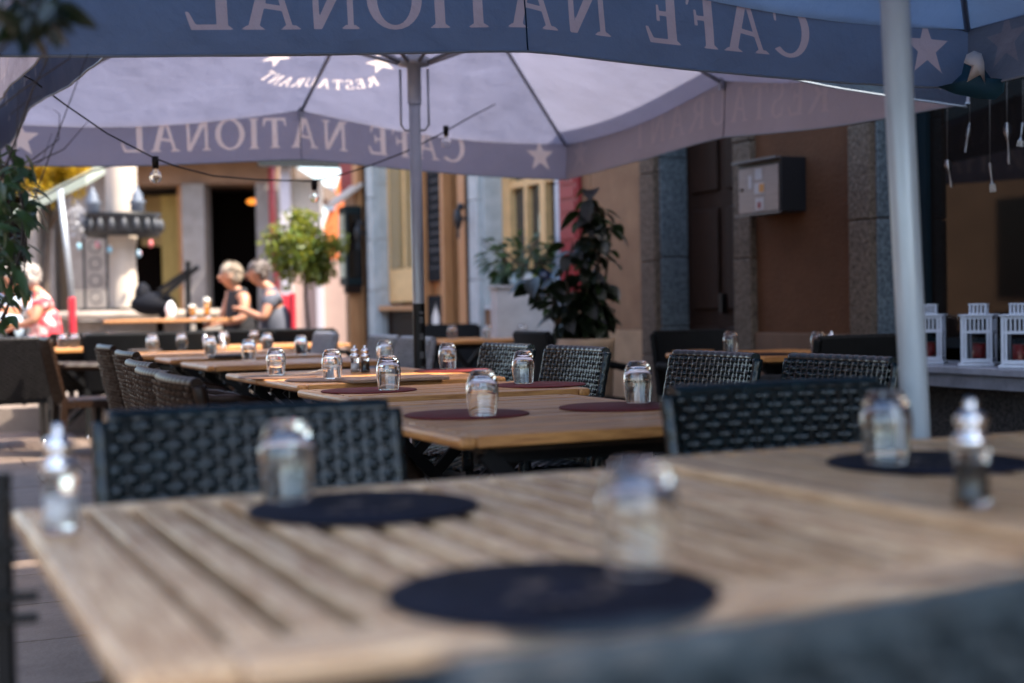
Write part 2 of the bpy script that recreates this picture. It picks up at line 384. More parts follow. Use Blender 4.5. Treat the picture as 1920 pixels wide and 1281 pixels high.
# passage panels behind the pole
def wpanel(name, m, u0, u1, v0, v1, z0, z1, par=H2, bev=.006):
    mb = MB(); wbox(mb, u0, u1, v0, v1, z0, z1); return mb.build(name, m, par, bev)
cream2 = wpanel('window_frame', CREAM, WU+.12, WU+.2, 15.32, 16.52, 1.1, 3.4)
for a, b2 in ((15.42, 15.86), (15.96, 16.42)):
    wpanel('pane', mat('amber lit glass', (.30,.22,.10), .1), WU+.112, WU+.122, a, b2, 1.5, 3.3, cream2, 0)
wpanel('wood_sill', OAK, WU-.02, WU+.2, 15.32, 16.52, 1.0, 1.06)
wpanel('lower_panel', DARKWOOD, WU+.1, WU+.2, 15.32, 16.52, 0, 1.0)
wpanel('wood_panel', OAK, WU+.06, WU+.12, 14.22, 15.30, 0, 3.4)
wpanel('red_panel', REDP, WU+.05, WU+.06, 14.35, 14.78, 2.66, 3.0)
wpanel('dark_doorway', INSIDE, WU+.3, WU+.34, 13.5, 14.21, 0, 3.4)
wpanel('wood_post', OAK, WU-.06, WU+.055, 14.20, 14.29, 0, 3.4)
wpanel('wood_post', OAK, WU-.06, WU+.055, 14.83, 14.93, 0, 3.4)
wpanel('wood_post', OAK, WU-.03, WU+.16, 13.66, 13.86, 0, 3.4)
wpanel('dark_post', DARKWOOD, WU-.05, WU+.1, 13.50, 13.60, 0, 3.4)
wpanel('wood_post', OAK, WU-.10, WU+.02, 17.02, 17.22, 0, 3.6)
wpanel('dark_post', DARKWOOD, WU-.04, WU+.02, 16.81, 16.98, 0, 3.6)
wpanel('red_shutter', REDP, WU-.06, WU-.02, 17.3, 17.85, 2.5, 3.4)
# outside the picture: house added and shaped for its shade, then houses across the street
gp = [(3.6, 3.92), (3.6, 4.9), (-1.4, 14.7), (-6, 14.7), (-14, 14.0), (-14, 0), (2.2, 0), (2.2, 3.92)]
mb = MB(); mb.add([uv(WU-.02, v_, z_) for v_, z_ in gp] + [uv(WU+8, v_, z_) for v_, z_ in gp],
   [tuple(range(8)), tuple(reversed(range(8, 16)))] + [(i, 8+i, 8+(i+1) % 8, (i+1) % 8) for i in range(8)])
tag(mb.build('shade_house', PLASTER), 'unseen tall gabled house shape added to shade the near end of the terrace', 'house')
opp = thing('street_house', 'ochre house across the street with rows of windows', 'house')
OCHRE = mat('ochre plaster', (.22,.13,.075), .85, var=.15, vscale=2, bump=.1)
mb = MB(); wbox(mb, -14, -8.0, 4, 26, 0, 8); mb.build('wall', OCHRE, opp)
for v_ in range(5, 25, 3):
    for z_ in (1.0, 4.4):
        mb = MB(); wbox(mb, -8.0, -7.96, v_, v_+1.2, z_, z_+1.9); mb.build('window', PANE, opp)

# ------------------------------------------------------------------ far end: raised terrace, arcade, fountain, trees
TZ = .22
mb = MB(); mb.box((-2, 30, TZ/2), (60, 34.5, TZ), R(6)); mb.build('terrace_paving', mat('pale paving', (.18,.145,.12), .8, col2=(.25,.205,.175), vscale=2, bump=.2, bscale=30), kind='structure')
STONE = mat('grey limestone', (.20,.18,.17), .8, col2=(.29,.27,.26), vscale=5, bump=.25, bscale=30, detail=7)
STONE_W = mat('cream limewash', (.50,.43,.36), .8, var=.08, vscale=3, bump=.15)
YELLOWC = mat('mustard curtain', (.42,.30,.10), .85, var=.3, vscale=5, stretch=(9,9,.4))
FD = 22.0
def fx(px): return at(px, 582, FD).x
arc = thing('arcade_house', 'stone arcade house with square piers and a dark open doorway', 'house', (0,0,0))
def fbox(name, m, px0, px1, z0, z1, d0=0, d1=.5, par=arc, bev=0):
    x0, x1 = at(px0, 582, FD+d0).x, at(px1, 582, FD+d0).x
    mb = MB(); mb.box(((x0+x1)/2, FD + (d0+d1)/2, (z0+z1)/2), (x1-x0, d1-d0, z1-z0)); return mb.build(name, m, par, bev)
fbox('pier', STONE, 130, 207, TZ, 3.4); fbox('pier', STONE, 345, 387, TZ, 3.0); fbox('pier', STONE, 484, 527, TZ, 3.0)
fbox('pier', STONE, 55, 72, TZ, 3.0, .1); fbox('pier', STONE, 92, 104, TZ, 3.0, .2)
fbox('lintel', mat('soffit plaster', (.24,.15,.10), .85, var=.12, vscale=3), 207, 527, 3.002, 3.65, .05, .6)
fbox('fascia', STONE_W, 130, 495, 3.32, 3.62, -.55, -.4)
fbox('soffit', mat('brown soffit', (.30,.20,.14), .85, var=.15), 130, 530, 3.40, 3.44, -.4, .05)
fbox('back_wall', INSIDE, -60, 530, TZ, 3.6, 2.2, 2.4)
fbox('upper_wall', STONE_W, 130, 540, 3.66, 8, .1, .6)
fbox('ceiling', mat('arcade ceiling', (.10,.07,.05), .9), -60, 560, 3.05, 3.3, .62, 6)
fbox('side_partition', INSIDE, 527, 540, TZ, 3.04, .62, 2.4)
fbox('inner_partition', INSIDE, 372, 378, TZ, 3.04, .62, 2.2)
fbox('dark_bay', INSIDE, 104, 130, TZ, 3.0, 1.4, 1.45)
fbox('curtain', YELLOWC, 306, 346, TZ, 2.9, .9, 1.0); fbox('curtain', mat('ochre curtain', (.33,.22,.09), .85), 268, 306, 2.1, 2.9, 1.0, 1.1)
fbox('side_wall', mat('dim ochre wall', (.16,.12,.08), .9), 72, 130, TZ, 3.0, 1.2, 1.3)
fbox('door_post', OAK, 338, 347, TZ, 3.0, .3, .45)
lampg = MB(); lampg.ball((fx(452), FD+1.2, 2.80), (.10,.07,.05)); lampg.ball((fx(466), FD+1.25, 2.84), (.06,.06,.04)); lo_ = lampg.build('ceiling_lamp', emit('warm lamp glow', (1,.30,.04), .35)); tag(lo_, 'small orange lamp glowing inside the dark doorway', 'lamp')
aw = MB(); x0, x1 = at(490,582,FD-1.5).x, at(662,582,FD-1.5).x
aw.add([(x0,FD-1.5,3.22),(x1,FD-1.5,3.16),(x1,FD-.2,3.55),(x0,FD-.2,3.60),(x0,FD-1.5,3.10),(x1,FD-1.5,3.04),(x1,FD-.2,3.47),(x0,FD-.2,3.52)],
       [(0,1,2,3),(4,7,6,5),(0,4,5,1),(1,5,6,2),(2,6,7,3),(3,7,4,0)])
tag(aw.build('awning', mat('dark awning cloth', (.015,.02,.022), .8)), 'flat dark awning edge above the pink wall', 'awning')
pk = thing('pink_house', 'sunlit pale pink house wall behind the round-crowned tree', 'house')
fbox('wall', mat('pale pink plaster', (.46,.32,.27), .8, var=.08, vscale=2, bump=.1), 528, 668, TZ, 1.75, -1.2, -.75, pk)
fbox('upper_wall', STONE_W, 528, 604, 1.752, 2.95, -1.1, -.75, pk)
fbox('corner_pilaster', mat('lilac stone', (.50,.47,.52), .8), 530, 548, TZ, 3.2, -1.32, -1.2, pk)
fbox('corner_pilaster', mat('lilac stone', (.50,.47,.52), .8), 594, 606, TZ, 2.4, -1.30, -1.2, pk)
dp = MB(); dp.tube([(fx(517), FD-.12, 3.3), (fx(517), FD-.12, 1.9)], .05, 10); dp.tube([(fx(517), FD-.12, 1.9), (fx(522), FD-.12, 1.7), (fx(522), FD-.12, TZ)], .045, 10)
tag(dp.build('drain_pipe', mat('red pipe paint', (.36,.05,.06), .5)), 'red drain pipe beside the last arcade pier', 'pipe')
orr = thing('orange_house', 'bright orange house gable rising behind the round-crowned tree', 'house')
ob = MB(); p0 = at(598, 420, 30); p1 = at(668, 420, 30)
gz = at(640, 318, 30).z
ob.add([(p0.x,30,0),(p1.x+2,30,0),(p1.x+2,30,gz+1.2),(at(640,318,30).x,30,gz),(p0.x,30,p0.z-.3),
        (p0.x,33,0),(p1.x+2,33,0),(p1.x+2,33,gz+1.2),(at(640,318,30).x,33,gz),(p0.x,33,p0.z-.3)],
       [(0,1,2,3,4),(5,9,8,7,6),(0,4,9,5),(4,3,8,9),(3,2,7,8),(1,6,7,2)])
ob.build('wall', mat('orange plaster', (.62,.15,.04), .8, var=.08, vscale=2), orr)
owb = MB(); q = at(618, 372, 29.97); owb.box((q.x, 29.96, q.z), (.22,.06,.5)); owb.build('window', mat('blue grey window', (.2,.28,.36), .2), orr)

def leaf_faces(mb, p, d, L, W, fold=.25):
    """one leaf: six-vertex folded blade"""
    d = Vector(d).normalized()
    s = d.cross(Vector((rnd.uniform(-.3,.3), rnd.uniform(-.3,.3), 1)))
    if s.length < 1e-3: s = Vector((1,0,0))
    s.normalize(); n = s.cross(d)
    p = Vector(p)
    b, m1, m2, t = p, p + d*L*.35, p + d*L*.7 - n*L*.05, p + d*L - n*L*.16
    o = n * W * fold
    mb.add([b, m1 - s*W*.5 + o, m2 - s*W*.38 + o, t, m2 + s*W*.38 + o, m1 + s*W*.5 + o, m1, m2],
           [(0,6,1),(1,6,7,2),(2,7,3),(0,5,6),(5,4,7,6),(4,3,7)], False)
def rdir():
    while True:
        q = Vector((rnd.uniform(-1,1), rnd.uniform(-1,1), rnd.uniform(-1,1)))
        if .05 < q.length < 1: return q.normalized()
def crown(mb, c, r, n, L, W, shell=.55, clumps=18):
    c = Vector(c); cl = []
    for _ in range(clumps):
        d_ = rdir(); cl.append(c + Vector((d_.x*r[0], d_.y*r[1], d_.z*r[2])) * rnd.uniform(shell, .95))
    for i in range(n):
        q = rnd.choice(cl) + rdir() * rnd.random()**.6 * min(r) * .42
        leaf_faces(mb, q, rdir() + Vector((0,0,-.3)), L * rnd.uniform(.7,1.25), W * rnd.uniform(.7,1.2))

GREEN = leafmat('bay tree leaf', (.075,.115,.02), .75, .4, (.36,.37,.05))
YELLOW = leafmat('yellow autumn leaf', (.55,.38,.03), .35, .5, (.85,.62,.05))
DARKLEAF = leafmat('dark rubber plant leaf', (.007,.013,.006), .4, .12, (.04,.08,.015))
MIDLEAF = leafmat('glossy green leaf', (.032,.062,.022), .45, .25, (.09,.16,.04))
BARK = mat('bark', (.07,.05,.038), .85, var=.3, vscale=14, bump=.3)
# round-crowned tree
tc_ = at(573, 465, 15.5)
tree = thing('round_tree', 'small round-crowned green tree on a thin bare stem by the pink wall', 'tree', (tc_.x, tc_.y, TZ))
mb = MB(); mb.tube([(0,0,0),(.02,0,.5),(-.01,0,.95),(0,0,1.35)], [.022,.02,.018,.016]); tk = mb.build('trunk', BARK, tree)
for i in range(7):
    a = i*.9; mb = MB(); mb.tube([(0,0,1.15+.03*i),(.15*math.cos(a),.15*math.sin(a),1.3+.04*i),(.3*math.cos(a),.3*math.sin(a),1.42+.05*i)], [.011,.008,.004], 6); mb.build('limb', BARK, tk)
mb = MB(); crown(mb, (0,0,tc_.z-TZ), (.39,.39,.36), 2300, .095, .048, .3, 40); mb.build('crown', GREEN, tree, kind='stuff')
pt = MB(); pt.lathe([(.0,0),(.16,0),(.2,.3),(.21,.31),(.18,.31),(.17,.24),(0,.24)]); pt.build('tree_pot', mat('terracotta', (.35,.15,.08), .8, var=.15), tree)
# yellow tree beyond
yc = at(92, 318, 20)
yt = thing('yellow_tree', 'yellow autumn tree glowing above the awning at the street end', 'tree', (yc.x, yc.y, TZ))
mb = MB(); mb.tube([(0,0,0),(-.1,0,1.2),(0,.1,2.6)], [.07,.06,.04]); mb.build('trunk', BARK, yt)
for i in range(5):
    a = i*1.3; mb = MB(); mb.tube([(-.03,.05,2.0+.1*i),(.25*math.cos(a),.25*math.sin(a),2.5+.08*i),(.45*math.cos(a),.45*math.sin(a),2.8+.08*i)], [.03,.02,.01], 6); mb.build('limb', BARK, yt)
mb = MB(); crown(mb, (0,0,yc.z-TZ+.1), (.62,.6,.50), 2600, .12, .075, .3, 46); mb.build('crown', YELLOW, yt, kind='stuff')

# fountain: stone basin, cream column, iron ring of flower boxes with turrets
fc = at(233, 575, 17.0); fcx, fcy = fc.x, fc.y
fo = thing('fountain', 'stone street fountain with cream column and black iron ring of ornaments', 'fountain', (fcx, fcy, TZ))
sc_ = 17.0 / F
mb = MB(); mb.lathe([(.16,1.6),(.18,1.9),(.185,3.2),(.185,3.6)], n=28); mb.build('upper_column', STONE_W, fo)
mb = MB(); mb.lathe([(.17,.05),(.172,.7),(.152,1.4),(.15,1.75)], n=28); mb.build('lower_column', STONE_W, fo)
mb = MB()
for a in range(8):
    an = a*math.pi/4 + R(22.5)
    mb.box((1.25*math.cos(an)*.85-.0, .75*math.sin(an), .42), (1.02 if abs(math.sin(an)) > .5 else .62, .14, .62), an + math.pi/2)
mb.build('stone_basin', STONE, fo, .02)
mb = MB(); mb.lathe([(1.22,.74),(1.26,.78),(1.22,.84),(.9,.84),(.9,.76)], n=8); mb.build('basin_rim', mat('worn stone rim', (.30,.25,.21), .8, var=.2, vscale=5), fo)
IRON = mat('wrought iron', (.010,.012,.016), .5, var=.3, vscale=20)
zr = at(233, 445, 17).z - TZ; zt = at(233, 402, 17).z - TZ
mb = MB(); mb.lathe([(.42,zr),(.45,zr+.05),(.43,zt-.04),(.46,zt),(.36,zt),(.36,zr)], n=24, closed=True); ring = mb.build('iron_ring', IRON, fo)
for i in range(20):
    a = i*2*math.pi/20
    mb = MB(); mb.lathe([(0,zr+.05),(.035,zr+.07),(.04,zr+.14),(.02,zr+.2),(0,zr+.21)], (.45*math.cos(a), .45*math.sin(a), 0), 8); mb.build('ring_arch', mat('pewter boss', (.035,.04,.05), .5) if i == 0 else bpy.data.materials['pewter boss'], ring)
for sgn in (-1, 1):
    mb = MB(); mb.lathe([(.05,zt),(.085,zt+.02),(.08,zt+.1),(.10,zt+.12),(.06,zt+.16),(.065,zt+.2),(.03,zt+.25),(0,zt+.33)], (sgn*.26,-.28,0), 12); mb.build('turret', mat('grey blue lead', (.10,.125,.17), .55), fo)
mb = MB(); mb.box((-.03,-.22,.86), (.9,.03,.03)); mb.box((-.40,-.22,1.35), (.025,.025,1.0)); mb.box((-.13,-.22,1.35), (.025,.025,1.0)); mb.box((-.26,-.22,1.84), (.3,.025,.025))
for z in (1.0,1.2,1.4,1.6): mb.tube([(-.27+.07*math.cos(t*.7),-.22,z+.07*math.sin(t*.7)) for t in range(10)], .008, 6)
mb.build('iron_scrollwork', IRON, fo)
mb = MB(); 
for x, z in ((-.42,zr-.12),(-.2,zr-.1),(.42,zr-.1),(-.06,1.55),(.28,1.5)): mb.ball((x,-.34,z), (.03,.03,.045), 8, 6)
mb.build('hanging_ornaments', mat('painted ornament', (.5,.12,.12), .5, col2=(.2,.4,.5), vscale=5, thr=(.45,.55)), fo)
mb = MB(); crown(mb, (-.44,-.25,zt-.08), (.12,.12,.16), 220, .05, .04); mb.build('white_flowers', leafmat('white petal', (.5,.5,.52), .1, .3, (.5,.5,.5)), fo, kind='stuff')

# ------------------------------------------------------------------ woven chairs
wr = random.Random(11)
def weave_panel(mb, surf, nx, nz, h=.006, sub=4):
    """horizontal strands passing over and under; surf(a, b, off) -> point"""
    for j in range(nz):
        z0, z1 = (j + .10) / nz, (j + .90) / nz
        vs, fs = [], []; m = nx * sub; jz = wr.uniform(-.08,.08)/nz; z0 += jz; z1 += jz; hs_ = [wr.uniform(.6,1.3) for _ in range(nx+2)]
        for i in range(m + 1):
            a = i / m
            o = h * hs_[i//sub] * math.sin(math.pi * (a * nx) + (math.pi if j % 2 else 0))
            vs += [surf(a, z0, o - .002), surf(a, (z0+z1)/2, o + .0025), surf(a, z1, o - .002)]
        for i in range(m):
            k = i*3
            fs += [(k, k+3, k+4, k+1), (k+1, k+4, k+5, k+2)]
        mb.add(vs, fs, True)
    for i in range(nx + 1):                                   # upright strands between
        a = i / nx
        aw_ = .16 / nx
        vs, fs = [], []
        for j in range(nz + 1):
            o = .001 
            vs += [surf(max(0, a-aw_), j/nz, o), surf(min(1, a+aw_), j/nz, o)]
        for j in range(nz): fs.append((j*2, j*2+1, j*2+3, j*2+2))
        mb.add(vs, fs, True)
BW, BH = .57, .47                       # chair back: width, height of the woven part
def back_pt(a, b, off):                 # a across, b up; front faces -Y
    x = (a - .5) * (BW - .05)
    y = .235 + b * .095 - .022 + .03 * (1 - (2*a-1)**2) * 0.6 - off
    z = .40 + b * .45
    return Vector((x, y, z))
def back_pt_r(a, b, off): 
    p = back_pt(1-a, b, 0); return Vector((p.x, p.y + .042 + off, p.z))
def chair_meshes(m, smooth_back=False):
    D = {}
    mb = MB()
    if smooth_back:
        n = 10
        for fn in (back_pt, back_pt_r):
            vs = [fn(i/n, j/6, .003) for j in range(7) for i in range(n+1)]
            mb.add(vs, [(j*(n+1)+i, j*(n+1)+i+1, (j+1)*(n+1)+i+1, (j+1)*(n+1)+i) for j in range(6) for i in range(n)], True)
    else:
        weave_panel(mb, back_pt, 19, 25, .0062); weave_panel(mb, back_pt_r, 19, 25, .0062)
        n = 8                                                  # solid core between the two faces
        for dy in (.012, .030):
            vs = [back_pt(i/n, j/4, -dy) for j in range(5) for i in range(n+1)]
            mb.add(vs, [(j*(n+1)+i, j*(n+1)+i+1, (j+1)*(n+1)+i+1, (j+1)*(n+1)+i) for j in range(4) for i in range(n)])
    D['backrest'] = mb.mesh('backrest', m)
    mb = MB()                                                  # wrapped rim: many thin coils round the frame
    path = [back_pt(0, k/10, -.021) + Vector((-.010,0,0)) for k in range(11)]
    top = [back_pt(k/12, 1, -.021) + Vector((0,0,.003)) for k in range(13)]
    r_side = [back_pt(1, 1-k/10, -.021) + Vector((.010,0,0)) for k in range(11)]
    for pl in (path, top, r_side):
        fine, rr = [], []
        for i in range(len(pl)-1):
            for q in range(5): fine.append(pl[i].lerp(pl[i+1], q/5)); rr.append(.0185 if q in (1,2,3) else .0172)
        fine.append(pl[-1]); rr.append(.017)
        mb.tube(fine, rr, 10)
    D['back_rim'] = mb.mesh('back_rim', m)
    mb = MB()
    def seat_pt(a, b, off): return Vector(((a-.5)*.50, -.27 + b*.50, .415 + off))
    weave_panel(mb, seat_pt, 14, 18, .004)
    mb.box((0,-.02,.385), (.51,.51,.045))
    D['seat'] = mb.mesh('seat', m)
    for nm, sx in (('armrest', -1), ('armrest2', 1)):
        mb = MB(); x = sx*.275
        pts = [(x,.25,.66),(x,.1,.655),(x,-.1,.645),(x,-.22,.62),(x,-.27,.56),(x,-.275,.42)]
        P = [Vector(p) for p in pts]; fine = []; rr = []
        for i in range(len(P)-1):
            for q in range(6): fine.append(P[i].lerp(P[i+1], q/6)); rr.append(.026 if q % 3 else .023)
        fine.append(P[-1]); rr.append(.022); mb.tube(fine, rr, 8)
        D[nm] = mb.mesh('armrest', m)
    for k, (x, y, y2) in enumerate(((-.265,-.265,-.27),(.265,-.265,-.27),(-.265,.235,.27),(.265,.235,.27))):
        mb = MB(); mb.bar((x,y,.42),(x,y2,.02), .045, .045, (0,1,0)); D['leg%d' % k] = mb.mesh('leg', m)
        mb = MB(); mb.lathe([(0,0),(.018,0),(.026,.012),(.024,.03),(0,.034)], (x,y2,0), 12); D['foot%d' % k] = mb.mesh('foot', STEEL)
    mb = MB(); mb.bar((-.265,0,.16),(.265,0,.16), .03,.03)
    return D
RATTAN_SHEEN = mat('sky-sheen blue grey rattan', (.024,.038,.047), .4, var=.4, vscale=30)  # colour lightened to blue-grey to stand for sky reflected on the chair
RATTAN_CHAR = mat('charcoal rattan', (.011,.0098,.0105), .4, var=.4, vscale=22, spec=.25)
CM = {'charcoal': chair_meshes(RATTAN_CHAR), 'faded': chair_meshes(RATTAN_SHEEN), 'dark': chair_meshes(RATTAN), 'brown': chair_meshes(RATTAN_BROWN), 'grey': chair_meshes(RATTAN_GREY), 'sling': chair_meshes(CLOTH_BLACK, True)}  # key faded: its colour carries the reflected sky, not wear
FIRST = {}
def chair(x, y, rz, label, kind='dark', group='woven armchairs around the terrace tables', z=0, arms=True):
    """x, y = middle of the top of the backrest"""
    back = Vector((-math.sin(rz), math.cos(rz), 0))
    loc = Vector((x, y, z)) - back * .33
    if kind in FIRST: return dup(FIRST[kind], loc, rz, label, group)
    t = thing('woven_chair', label, 'chair', loc, rz, group); D = CM[kind]
    put('seat', D['seat'], t); b = put('backrest', D['backrest'], t); put('rim', D['back_rim'], b)
    put('armrest', D['armrest'], t); put('armrest', D['armrest2'], t)
    for k in range(4):
        l = put('leg', D['leg%d' % k], t); put('foot', D['foot%d' % k], l)
    FIRST[kind] = t; return t
A_V, A_NV, A_U, A_NU = ROW + math.pi, ROW, ROW + R(90), ROW - R(90)   # facing +v, -v, +u, -u

# ------------------------------------------------------------------ tables
TH = .75
def table(fl, du, dv, label, along='u', mats=(TEAK, TEAK_X), zt=TH, group='slatted wooden terrace tables', pitch=.066, rail=.075, leg=True):
    """fl: front-left corner; local x = u, local y = v"""
    t = thing('slatted_table', label, 'table', (fl[0], fl[1], 0), ROW, group)
    th = .028; zc = zt - th/2
    ms, mx = mats
    # local Y boards use ms (grain along Y), local X boards use mx
    def board(name, x0, x1, y0, y1, z=zc, h=th, m=None, bev=.005):
        c = ((x0+x1)/2, (y0+y1)/2, z)
        mb = MB(); mb.box((0,0,0), (x1-x0, y1-y0, h)); o = mb.build(name, m, t, bev); o.location = c; return o
    e = .0012
    if along == 'v':
        board('side_rail', 0, rail+.02, 0, dv, m=ms, bev=.008); board('side_rail', du-rail-.02, du, 0, dv, m=ms, bev=.008)
        board('end_rail', rail+.02+e, du-rail-.02-e, 0, rail+.02, m=mx, bev=.008); board('end_rail', rail+.02+e, du-rail-.02-e, dv-.035, dv, m=mx, bev=.008)
        a0, a1, L0, L1 = rail+.02, du-rail-.02, rail+.02, dv-.035
    else:
        board('end_rail', 0, .045, 0, dv, m=ms, bev=.010); board('end_rail', du-.045, du, 0, dv, m=ms, bev=.010)
        a0, a1, L0, L1 = 0, dv, .045, du-.045
    n = round((a1-a0)/pitch); p = (a1-a0)/n; gap = .026 if along == 'v' else .011
    if along == 'v':
        me = MB().box((0,0,0), (p-gap, L1-L0-2*e, th)).mesh('slat', ms)
        for i in range(n):
            put('slat', me, t, .004, None, (a0 + (i+.5)*p, (L0+L1)/2, zc + rnd.uniform(-.0015,.001)))
    else:
        me = MB().box((0,0,0), (L1-L0-2*e, p-gap, th)).mesh('slat', mx)
        for i in range(n):
            put('slat', me, t, .004, None, ((L0+L1)/2, a0 + (i+.5)*p, zc + rnd.uniform(-.0015,.001)))
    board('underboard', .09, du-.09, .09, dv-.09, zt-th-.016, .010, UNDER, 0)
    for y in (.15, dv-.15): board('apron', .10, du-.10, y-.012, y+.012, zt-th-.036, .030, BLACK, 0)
    zb = zt - th - .02
    for y in (.10, dv-.10):
        mb = MB(); mb.bar((.10,y,zb),(du-.10,y,.02), .04,.022, (0,1,0)); mb.build('leg', BLACK, t)
        mb = MB(); mb.bar((du-.10,y+.025,zb),(.10,y+.025,.02), .04,.022, (0,1,0)); mb.build('leg', BLACK, t)
    for x in (.16, du-.16):
        mb = MB(); mb.bar((x,.13,.10),(x,dv-.13,.10), .03,.02); mb.build('stretcher', BLACK, t)
    return t
def corner(px, py, z=TH): p = atz(px, py, z); return p.x, p.y
# big weathered table in front
bl = Vector((*corner(22, 957), 0)); T1U, T1V = 1.06, 1.08
t1 = bl - V*T1V
table(t1, T1U, T1V, 'large weathered grey table with wide open slats and two navy mats', 'v', (TEAK_GREY, GREY_X))
t2 = t1 + U*(T1U+.012) 
table(t2, 1.08, T1V, 'tan slatted table with navy mat and pepper mill, pushed against the grey table', 'v', (TEAK_TAN, TAN_X), TH+.014)
fA1 = corner(862, 821); table(fA1, .88, 1.22, 'long brown table with two wine red mats behind the dark teal chairs')
fA2 = corner(653, 748); table(fA2, .88, .62, 'brown table carrying a wine red mat and the brown menu folder')
fA3 = corner(557, 722.5); table(fA3, .88, .64, 'brown table with one brown mat, in front of the salt and pepper pair')
pA4 = Vector((*corner(422, 700.5), 0)) - V*.60; table(pA4, .88, .60, 'orange brown table that holds the salt and pepper pair')
fB1 = corner(388, 687); table(fB1, 1.0, .72, 'sunnier brown table with a dark folder, behind the salt and pepper table')
fB2 = Vector((*corner(289, 670), 0)) - V*.55; table(fB2, 1.0, .55, 'narrow brown table between the two farther brown tables of the row')
fB3 = corner(249, 667.5); table(fB3, 1.15, .75, 'pale brown table in front of the low black chairs')
pC = at(190, 650, 12.0); table((pC.x-.35, pC.y-.5), .9, .75, 'small brown table beside the chair seen in profile')
pW2 = uv(4.12, 6.15); table(pW2, .85, .95, 'dark brown table against the brown plaster wall')
pW1 = uv(4.35, 11.2); table(pW1, .8, .8, 'orange brown table by the concrete planter')
pE = at(560, 640, 11.6); table((pE.x-.6, pE.y-.3), 1.1, .7, 'pale brown table beyond the row in front of the black chair backs')

# ------------------------------------------------------------------ mats, folders, glasses, mills
def disc(r, h, n=48): return MB().lathe([(0,0),(r,0),(r,h*.7),(r-.002,h),(0,h)], n=n)
MAT_ME = {m.name: disc(.168, .004).mesh('round_mat', m) for m in (NAVY, WINE, BROWNMAT)}
def star_poly(r, n=5, inner=.40, rot=math.pi/2):
    return [(math.cos(rot + k*math.pi/n) * (r if k % 2 == 0 else r*inner), math.sin(rot + k*math.pi/n) * (r if k % 2 == 0 else r*inner)) for k in range(2*n)]
def emblem_mesh():
    mb = MB()
    for cx, cy, r in ((0,.028,.03),(-.055,-.005,.014),(.055,-.005,.014)):
        P = star_poly(r); mb.add([(cx,cy,0)] + [(cx+x, cy+y, 0) for x, y in P], [(0, k+1, (k+1)%10+1) for k in range(10)])
    for k in range(18):
        if k % 2: continue
        a0, a1 = R(200 + k*8), R(200 + k*8 + 9)
        mb.add([(.07*math.cos(a0),.02+.07*math.sin(a0),0),(.085*math.cos(a0),.02+.085*math.sin(a0),0),(.085*math.cos(a1),.02+.085*math.sin(a1),0),(.07*math.cos(a1),.02+.07*math.sin(a1),0)], [(0,1,2,3)])
    return mb.mesh('emblem', GOLDPRINT)
EMB = emblem_mesh()
def matt(px, py, m, label, z=TH, emblem=False, group=None):
    p = atz(px, py, z+.004)
    o = put('round_mat', MAT_ME[m.name], None, 0, None, (p.x, p.y, z+.0015)); tag(o, label, 'place mat', group)
    if emblem: put('emblem', EMB, o, 0, None, (0,0,.0048), ROW+R(20))
    return p
g1 = 'round navy mats on the front tables'; g2 = 'round wine red mats along the row of tables'
matt(682, 950, NAVY, 'round navy mat with tan star under the blurred tumbler beside the teal chair', emblem=True, group=g1)
matt(1036, 1108, NAVY, 'round navy mat at the near edge of the grey table behind the front chair', emblem=True, group=g1)
matt(1742, 866, NAVY, 'round navy mat on the tan table behind the pepper mill', TH+.014, True, g1)
matt(875, 776, WINE, 'wine red mat at the left end of the long brown table', group=g2)
matt(1160, 762, WINE, 'wine red mat at the end of the long table by the dark woven chair', group=g2)
matt(692, 731.5, WINE, 'wine red mat close to the brown menu folder', group=g2)
matt(1012, 721, WINE, 'wine red mat in front of the woven chair pair', group=g2)
matt(846, 694, WINE, 'wine red mat beneath the tumbler beside the umbrella pole', group=g2)
matt(612, 711, BROWNMAT, 'brown mat under the tumbler in front of the salt mill', group=g2)
matt(520, 706, BROWNMAT, 'brown mat with fork lying beside the tumbler', group=g2)
matt(1440, 664, NAVY, 'dark mat on the table against the brown wall')
def folder(px, py, w_, d_, h_, m, label, rz=ROW, z=TH):
    p = atz(px, py, z); mb = MB(); mb.box((0,0,h_/2), (w_, d_, h_)); o = mb.build('menu_folder', m, None, .003, loc=(p.x, p.y, z+.0015), rz=rz); tag(o, label, 'menu'); return o
folder(735, 714, .40, .24, .014, mat('brown menu cover', (.22,.13,.085), .55, var=.25, vscale=12), 'brown rectangular menu folder lying behind the nearest wine red mat')
folder(432, 671, .24, .18, .02, mat('dark menu cover', (.04,.025,.02), .5), 'dark folder on the sunnier table left of the tumblers')
folder(272, 659.5, .22, .16, .015, mat('dark menu cover', (.04,.025,.02), .5), 'dark folder beside the lone tumbler on the pale table')
folder(1300, 661, .22, .10, .012, OAK, 'thin wooden board at the end of the dark table by the wall')

def tumbler_mesh():
    H = .120
    outer = [(.0,H),(.020,H),(.0245,H-.001),(.030,H-.007),(.0365,H-.020),(.0415,H-.038),(.0432,H-.055),(.0425,H-.072),(.0395,H-.092),(.0368,H-.110),(.0357,.004),(.0352,.0006),(.0349,0)]
    inner = [(.0346,.0006),(.0349,.004),(.0358,.010),(.0378,.030),(.0402,.050),(.0405,.064),(.0388,.080),(.0330,.0945),(.0240,.1015),(.013,.104),(0,.1045)]
    return MB().lathe((outer + inner)[::-1], n=36).mesh('tumbler', GLASS)
TUM = tumbler_mesh()
def tumbler(px, py, label, z=TH, D=None):
    p = atz(px, py, z+.006) if D is None else at(px, py, D)
    zz = (z + .006) if D is None else p.z
    o = put('tumbler', TUM, None, 0, None, (p.x, p.y, zz), rnd.random()*6); tag(o, label, 'glass', 'upturned tumblers on the tables'); return o
tumbler(540, 938, 'blurred upturned tumbler on the navy mat before the teal chair')
